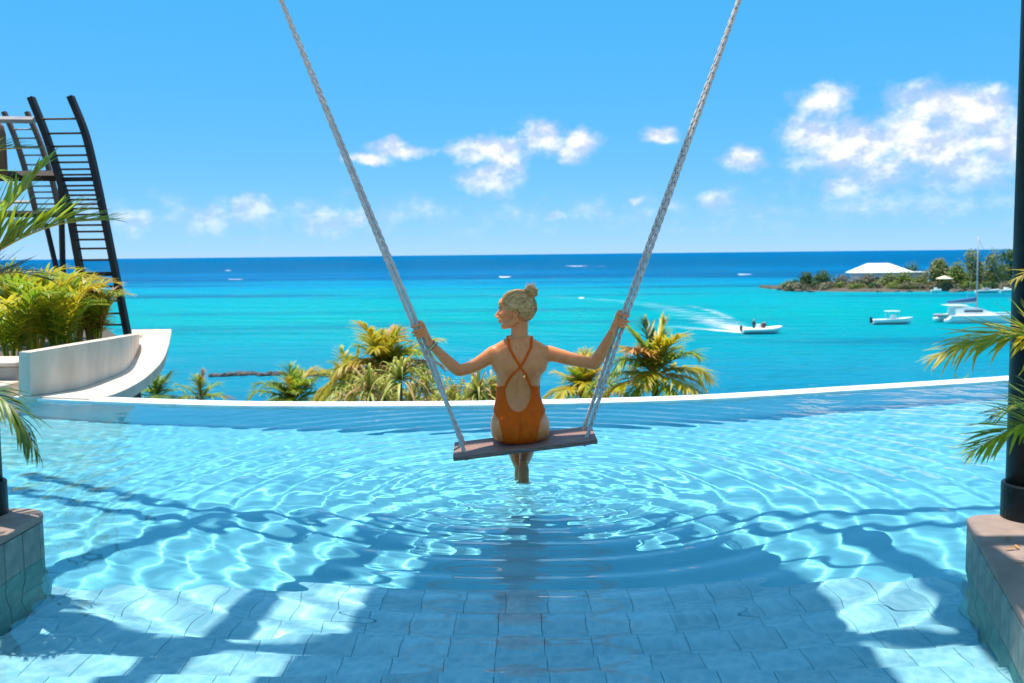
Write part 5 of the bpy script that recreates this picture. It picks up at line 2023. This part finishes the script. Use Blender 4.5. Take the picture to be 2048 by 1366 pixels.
# sailing catamaran
bp_ = on_z(1888, 645, SEA_Z)
cat_ = thing('catamaran', (bp_.x, bp_.y, SEA_Z), math.radians(-3), 'white sailing catamaran at anchor with bare mast and blue sail cover', 'boat')
for s in (-1, 1):
    hr = hull_rings(12.0, 1.25, 1.25, bow=0.6, flare=1.0, rise=0.25)
    mbh = MB().loft([[v + Vector((0, s * 2.4, 0)) for v in r_] for r_ in hr])
    hu = mbh.build('hull', M['boat_white'], cat_)
    st = MB()
    st.box((-0.35, s * 2.4, 0.45), (0.9, 1.1, 0.5), bevel=0.1)
    st.box((-0.05, s * 2.4, 0.80), (0.5, 1.1, 0.3), bevel=0.06)
    st.build('stern_steps', M['boat_white'], hu)
MB().box((4.6, 0, 1.25), (7.0, 4.4, 0.35), bevel=0.1).build('bridge_deck', M['boat_white'], cat_)
cabin = MB().loft([[Vector((x, y * w_c, z)) for y, z in ((-1, 1.40), (-0.92, 1.40 + h_c), (0.92, 1.40 + h_c), (1, 1.40))] for x, w_c, h_c in ((1.2, 1.9, 0.95), (2.6, 1.9, 1.15), (5.0, 1.85, 1.05), (7.2, 1.4, 0.35), (7.8, 1.2, 0.05))]).build('cabin', M['boat_white'], cat_)
for s in (-1, 1):
    MB().box((4.0, s * 1.84, 1.95), (3.0, 0.06, 0.34)).build('window', M['window_dark'], cabin)
MB().box((1.7, 0, 2.85), (3.2, 3.4, 0.12), bevel=0.04).build('cockpit_roof', M['boat_white'], cat_)
mast = MB().tube([(5.2, 0, 2.2), (5.15, 0, 14.1)], [0.13, 0.10], 10).build('mast', M['mast'], cat_, smooth=True)
MB().tube([(5.1, 0, 3.35), (0.3, 0, 3.2)], 0.10, 8).build('boom', M['mast'], mast)
MB().tube(spline([(5.0, 0, 3.85), (3.0, 0, 3.65), (0.4, 0, 3.40)], 9), [0.35, 0.34, 0.33, 0.3, 0.27, 0.24, 0.2, 0.17, 0.12], 10).build('sail_cover', M['sail_blue'], mast, smooth=True)
for a, b in (((11.6, 0, 1.5), (5.2, 0, 13.6)), ((4.2, 2.7, 1.3), (5.2, 0, 12.6)), ((4.2, -2.7, 1.3), (5.2, 0, 12.6))):
    MB().tube([a, b], 0.03, 5).build('stay', M['boat_grey'], mast)
MB().box((-0.9, 0.2, 1.2), (1.4, 1.3, 0.5), bevel=0.2).build('dinghy', M['boat_grey'], cat_)

# small boats drawn up near the shore
for k, (px, py, L_, lab) in enumerate(((1862, 585, 3.0, 'small white dinghy lying off the parasol'),
                                       (1952, 586, 7.0, 'white cabin boat moored off the trees behind the catamaran mast'),
                                       (2000, 585, 4.5, 'small white boat moored beside the pergola column'))):
    p = on_z(px, py, SEA_Z)
    t = thing('small_boat', (p.x, p.y, SEA_Z), 0.1 * k, lab, 'boat', 'small boats moored along the headland')
    MB().loft(hull_rings(L_, L_ * 0.32, 0.75)).build('hull', M['boat_white'], t)
    MB().box((L_ * 0.42, 0, 1.05), (L_ * 0.28, L_ * 0.2, 0.7), bevel=0.08).build('cabin', M['boat_white'] if k != 1 else M['boat_grey'], t)

# ================================================================== foam: wake and surf on the reef
def foam_material(name, scale, lo, hi, stretch):
    m = bpy.data.materials.new(name)
    m.use_nodes = True
    nt_ = m.node_tree
    N_, L_ = nt_.nodes, nt_.links
    b_ = N_['Principled BSDF']
    b_.inputs['Base Color'].default_value = (0.72, 0.80, 0.84, 1)
    b_.inputs['Roughness'].default_value = 0.8
    tc_ = N_.new('ShaderNodeTexCoord')
    mp_ = N_.new('ShaderNodeMapping')
    mp_.inputs['Scale'].default_value = stretch
    L_.new(tc_.outputs['Object'], mp_.inputs[0])
    nz = N_.new('ShaderNodeTexNoise')
    nz.inputs['Scale'].default_value = scale
    nz.inputs['Detail'].default_value = 7.0
    nz.inputs['Roughness'].default_value = 0.65
    L_.new(mp_.outputs[0], nz.inputs['Vector'])
    uv = N_.new('ShaderNodeAttribute')
    uv.attribute_name = 'foam'
    ad = N_.new('ShaderNodeMath')
    ad.operation = 'MULTIPLY_ADD'
    L_.new(uv.outputs['Fac'], ad.inputs[0])
    ad.inputs[1].default_value = 1.0
    L_.new(nz.outputs[0], ad.inputs[2])
    mr_ = N_.new('ShaderNodeMapRange')
    mr_.interpolation_type = 'SMOOTHSTEP'
    mr_.inputs['From Min'].default_value = lo
    mr_.inputs['From Max'].default_value = hi
    L_.new(ad.outputs[0], mr_.inputs['Value'])
    L_.new(mr_.outputs[0], b_.inputs['Alpha'])
    return m


MF = foam_material('foam', 0.40, 0.82, 1.45, (0.6, 1.2, 1))
MS = foam_material('surf_foam', 0.12, 0.80, 1.25, (0.5, 1.5, 1))


def foam_sheet(name, path, widths, weights, mat, z=0.06, bump=0.0):
    P_ = spline([sea_pt(x, y) for x, y in path], 60)
    vs_, fs_, at_ = [], [], []
    for i, p in enumerate(P_):
        u = i / 59 * (len(widths) - 1)
        k_ = min(int(u), len(widths) - 2)
        w = lerp(widths[k_], widths[k_ + 1], u - k_)
        g_ = lerp(weights[k_], weights[k_ + 1], u - k_)
        tg = (P_[min(i + 1, 59)] - P_[max(i - 1, 0)]).normalized()
        nn = Vector((-tg.y, tg.x, 0))
        for j in range(7):
            v = (j / 6 - 0.5) * 2
            q = p + nn * (w * v)
            vs_.append((q.x, q.y, SEA_Z + z + bump * (1 - v * v)))
            at_.append(g_ * (1 - abs(v) ** 1.6))
    for i in range(59):
        for j in range(6):
            a = i * 7 + j
            fs_.append((a, a + 1, a + 8, a + 7))
    o = MB().add(vs_, fs_).build(name, mat, None, smooth=True)
    a_ = o.data.attributes.new('foam', 'FLOAT', 'POINT')
    a_.data.foreach_set('value', at_)
    return tag(o, kind='stuff')


foam_sheet('wake_foam', [(1496, 665), (1440, 648), (1370, 626), (1290, 608), (1150, 596), (1000, 590), (850, 584)], [1.2, 7.0, 9.0, 7.0, 5.0, 4.0, 3.0], [1.1, 0.56, 0.44, 0.42, 0.42, 0.40, 0.28], MF)
foam_sheet('wake_foam', [(1494, 667), (1420, 660), (1350, 655), (1270, 650)], [0.8, 3.0, 4.0, 3.5], [1.15, 0.62, 0.46, 0.25], MF, z=0.08)
foam_sheet('wake_foam', [(1480, 648), (1420, 622), (1350, 606)], [2.0, 3.0, 2.0], [0.40, 0.55, 0.3], MF, z=0.10)
for k, (x0, x1, y, w, g_) in enumerate([(1122, 1185, 533, 7, 0.95), (996, 1024, 556, 4, 1.05), (1468, 1508, 551, 4, 0.9), (450, 500, 561, 3.5, 0.75), (452, 462, 542, 5, 0.7), (1190, 1215, 534, 5, 0.6), (1156, 1170, 601, 1.2, 0.8), (1100, 1140, 560, 3, 0.45)]):
    foam_sheet('surf', [(x0, y), ((x0 + x1) / 2, y + 0.6), (x1, y)], [w * 0.2, w, w * 0.2], [0.3, g_, 0.3], MS, z=0.15, bump=0.7)

# ================================================================== rock breakwater off the beach
bw = thing('breakwater', on_z(545, 752, SEA_Z), 0, 'low dark rock breakwater in the shallows behind the palms', 'breakwater')
BO = Vector(bw.location)
for k in range(46):
    px = 428 + k * 5.2 + random.uniform(-2, 2)
    p = on_z(px, 752 + 1.5 * math.sin(px * 0.02) + random.uniform(-1.4, 1.4), SEA_Z) - BO
    s = random.uniform(0.22, 0.42)
    vs_, fs_ = blob_mesh((0, 0, 0), (s * 1.3, s, s * 0.9), 300 + k, 0.35)
    o = MB().add(vs_, fs_).build('rock', M['rock'], bw)
    o.location = (p.x, p.y, 0.08)
    o.rotation_euler = (0, 0, random.uniform(0, 3))
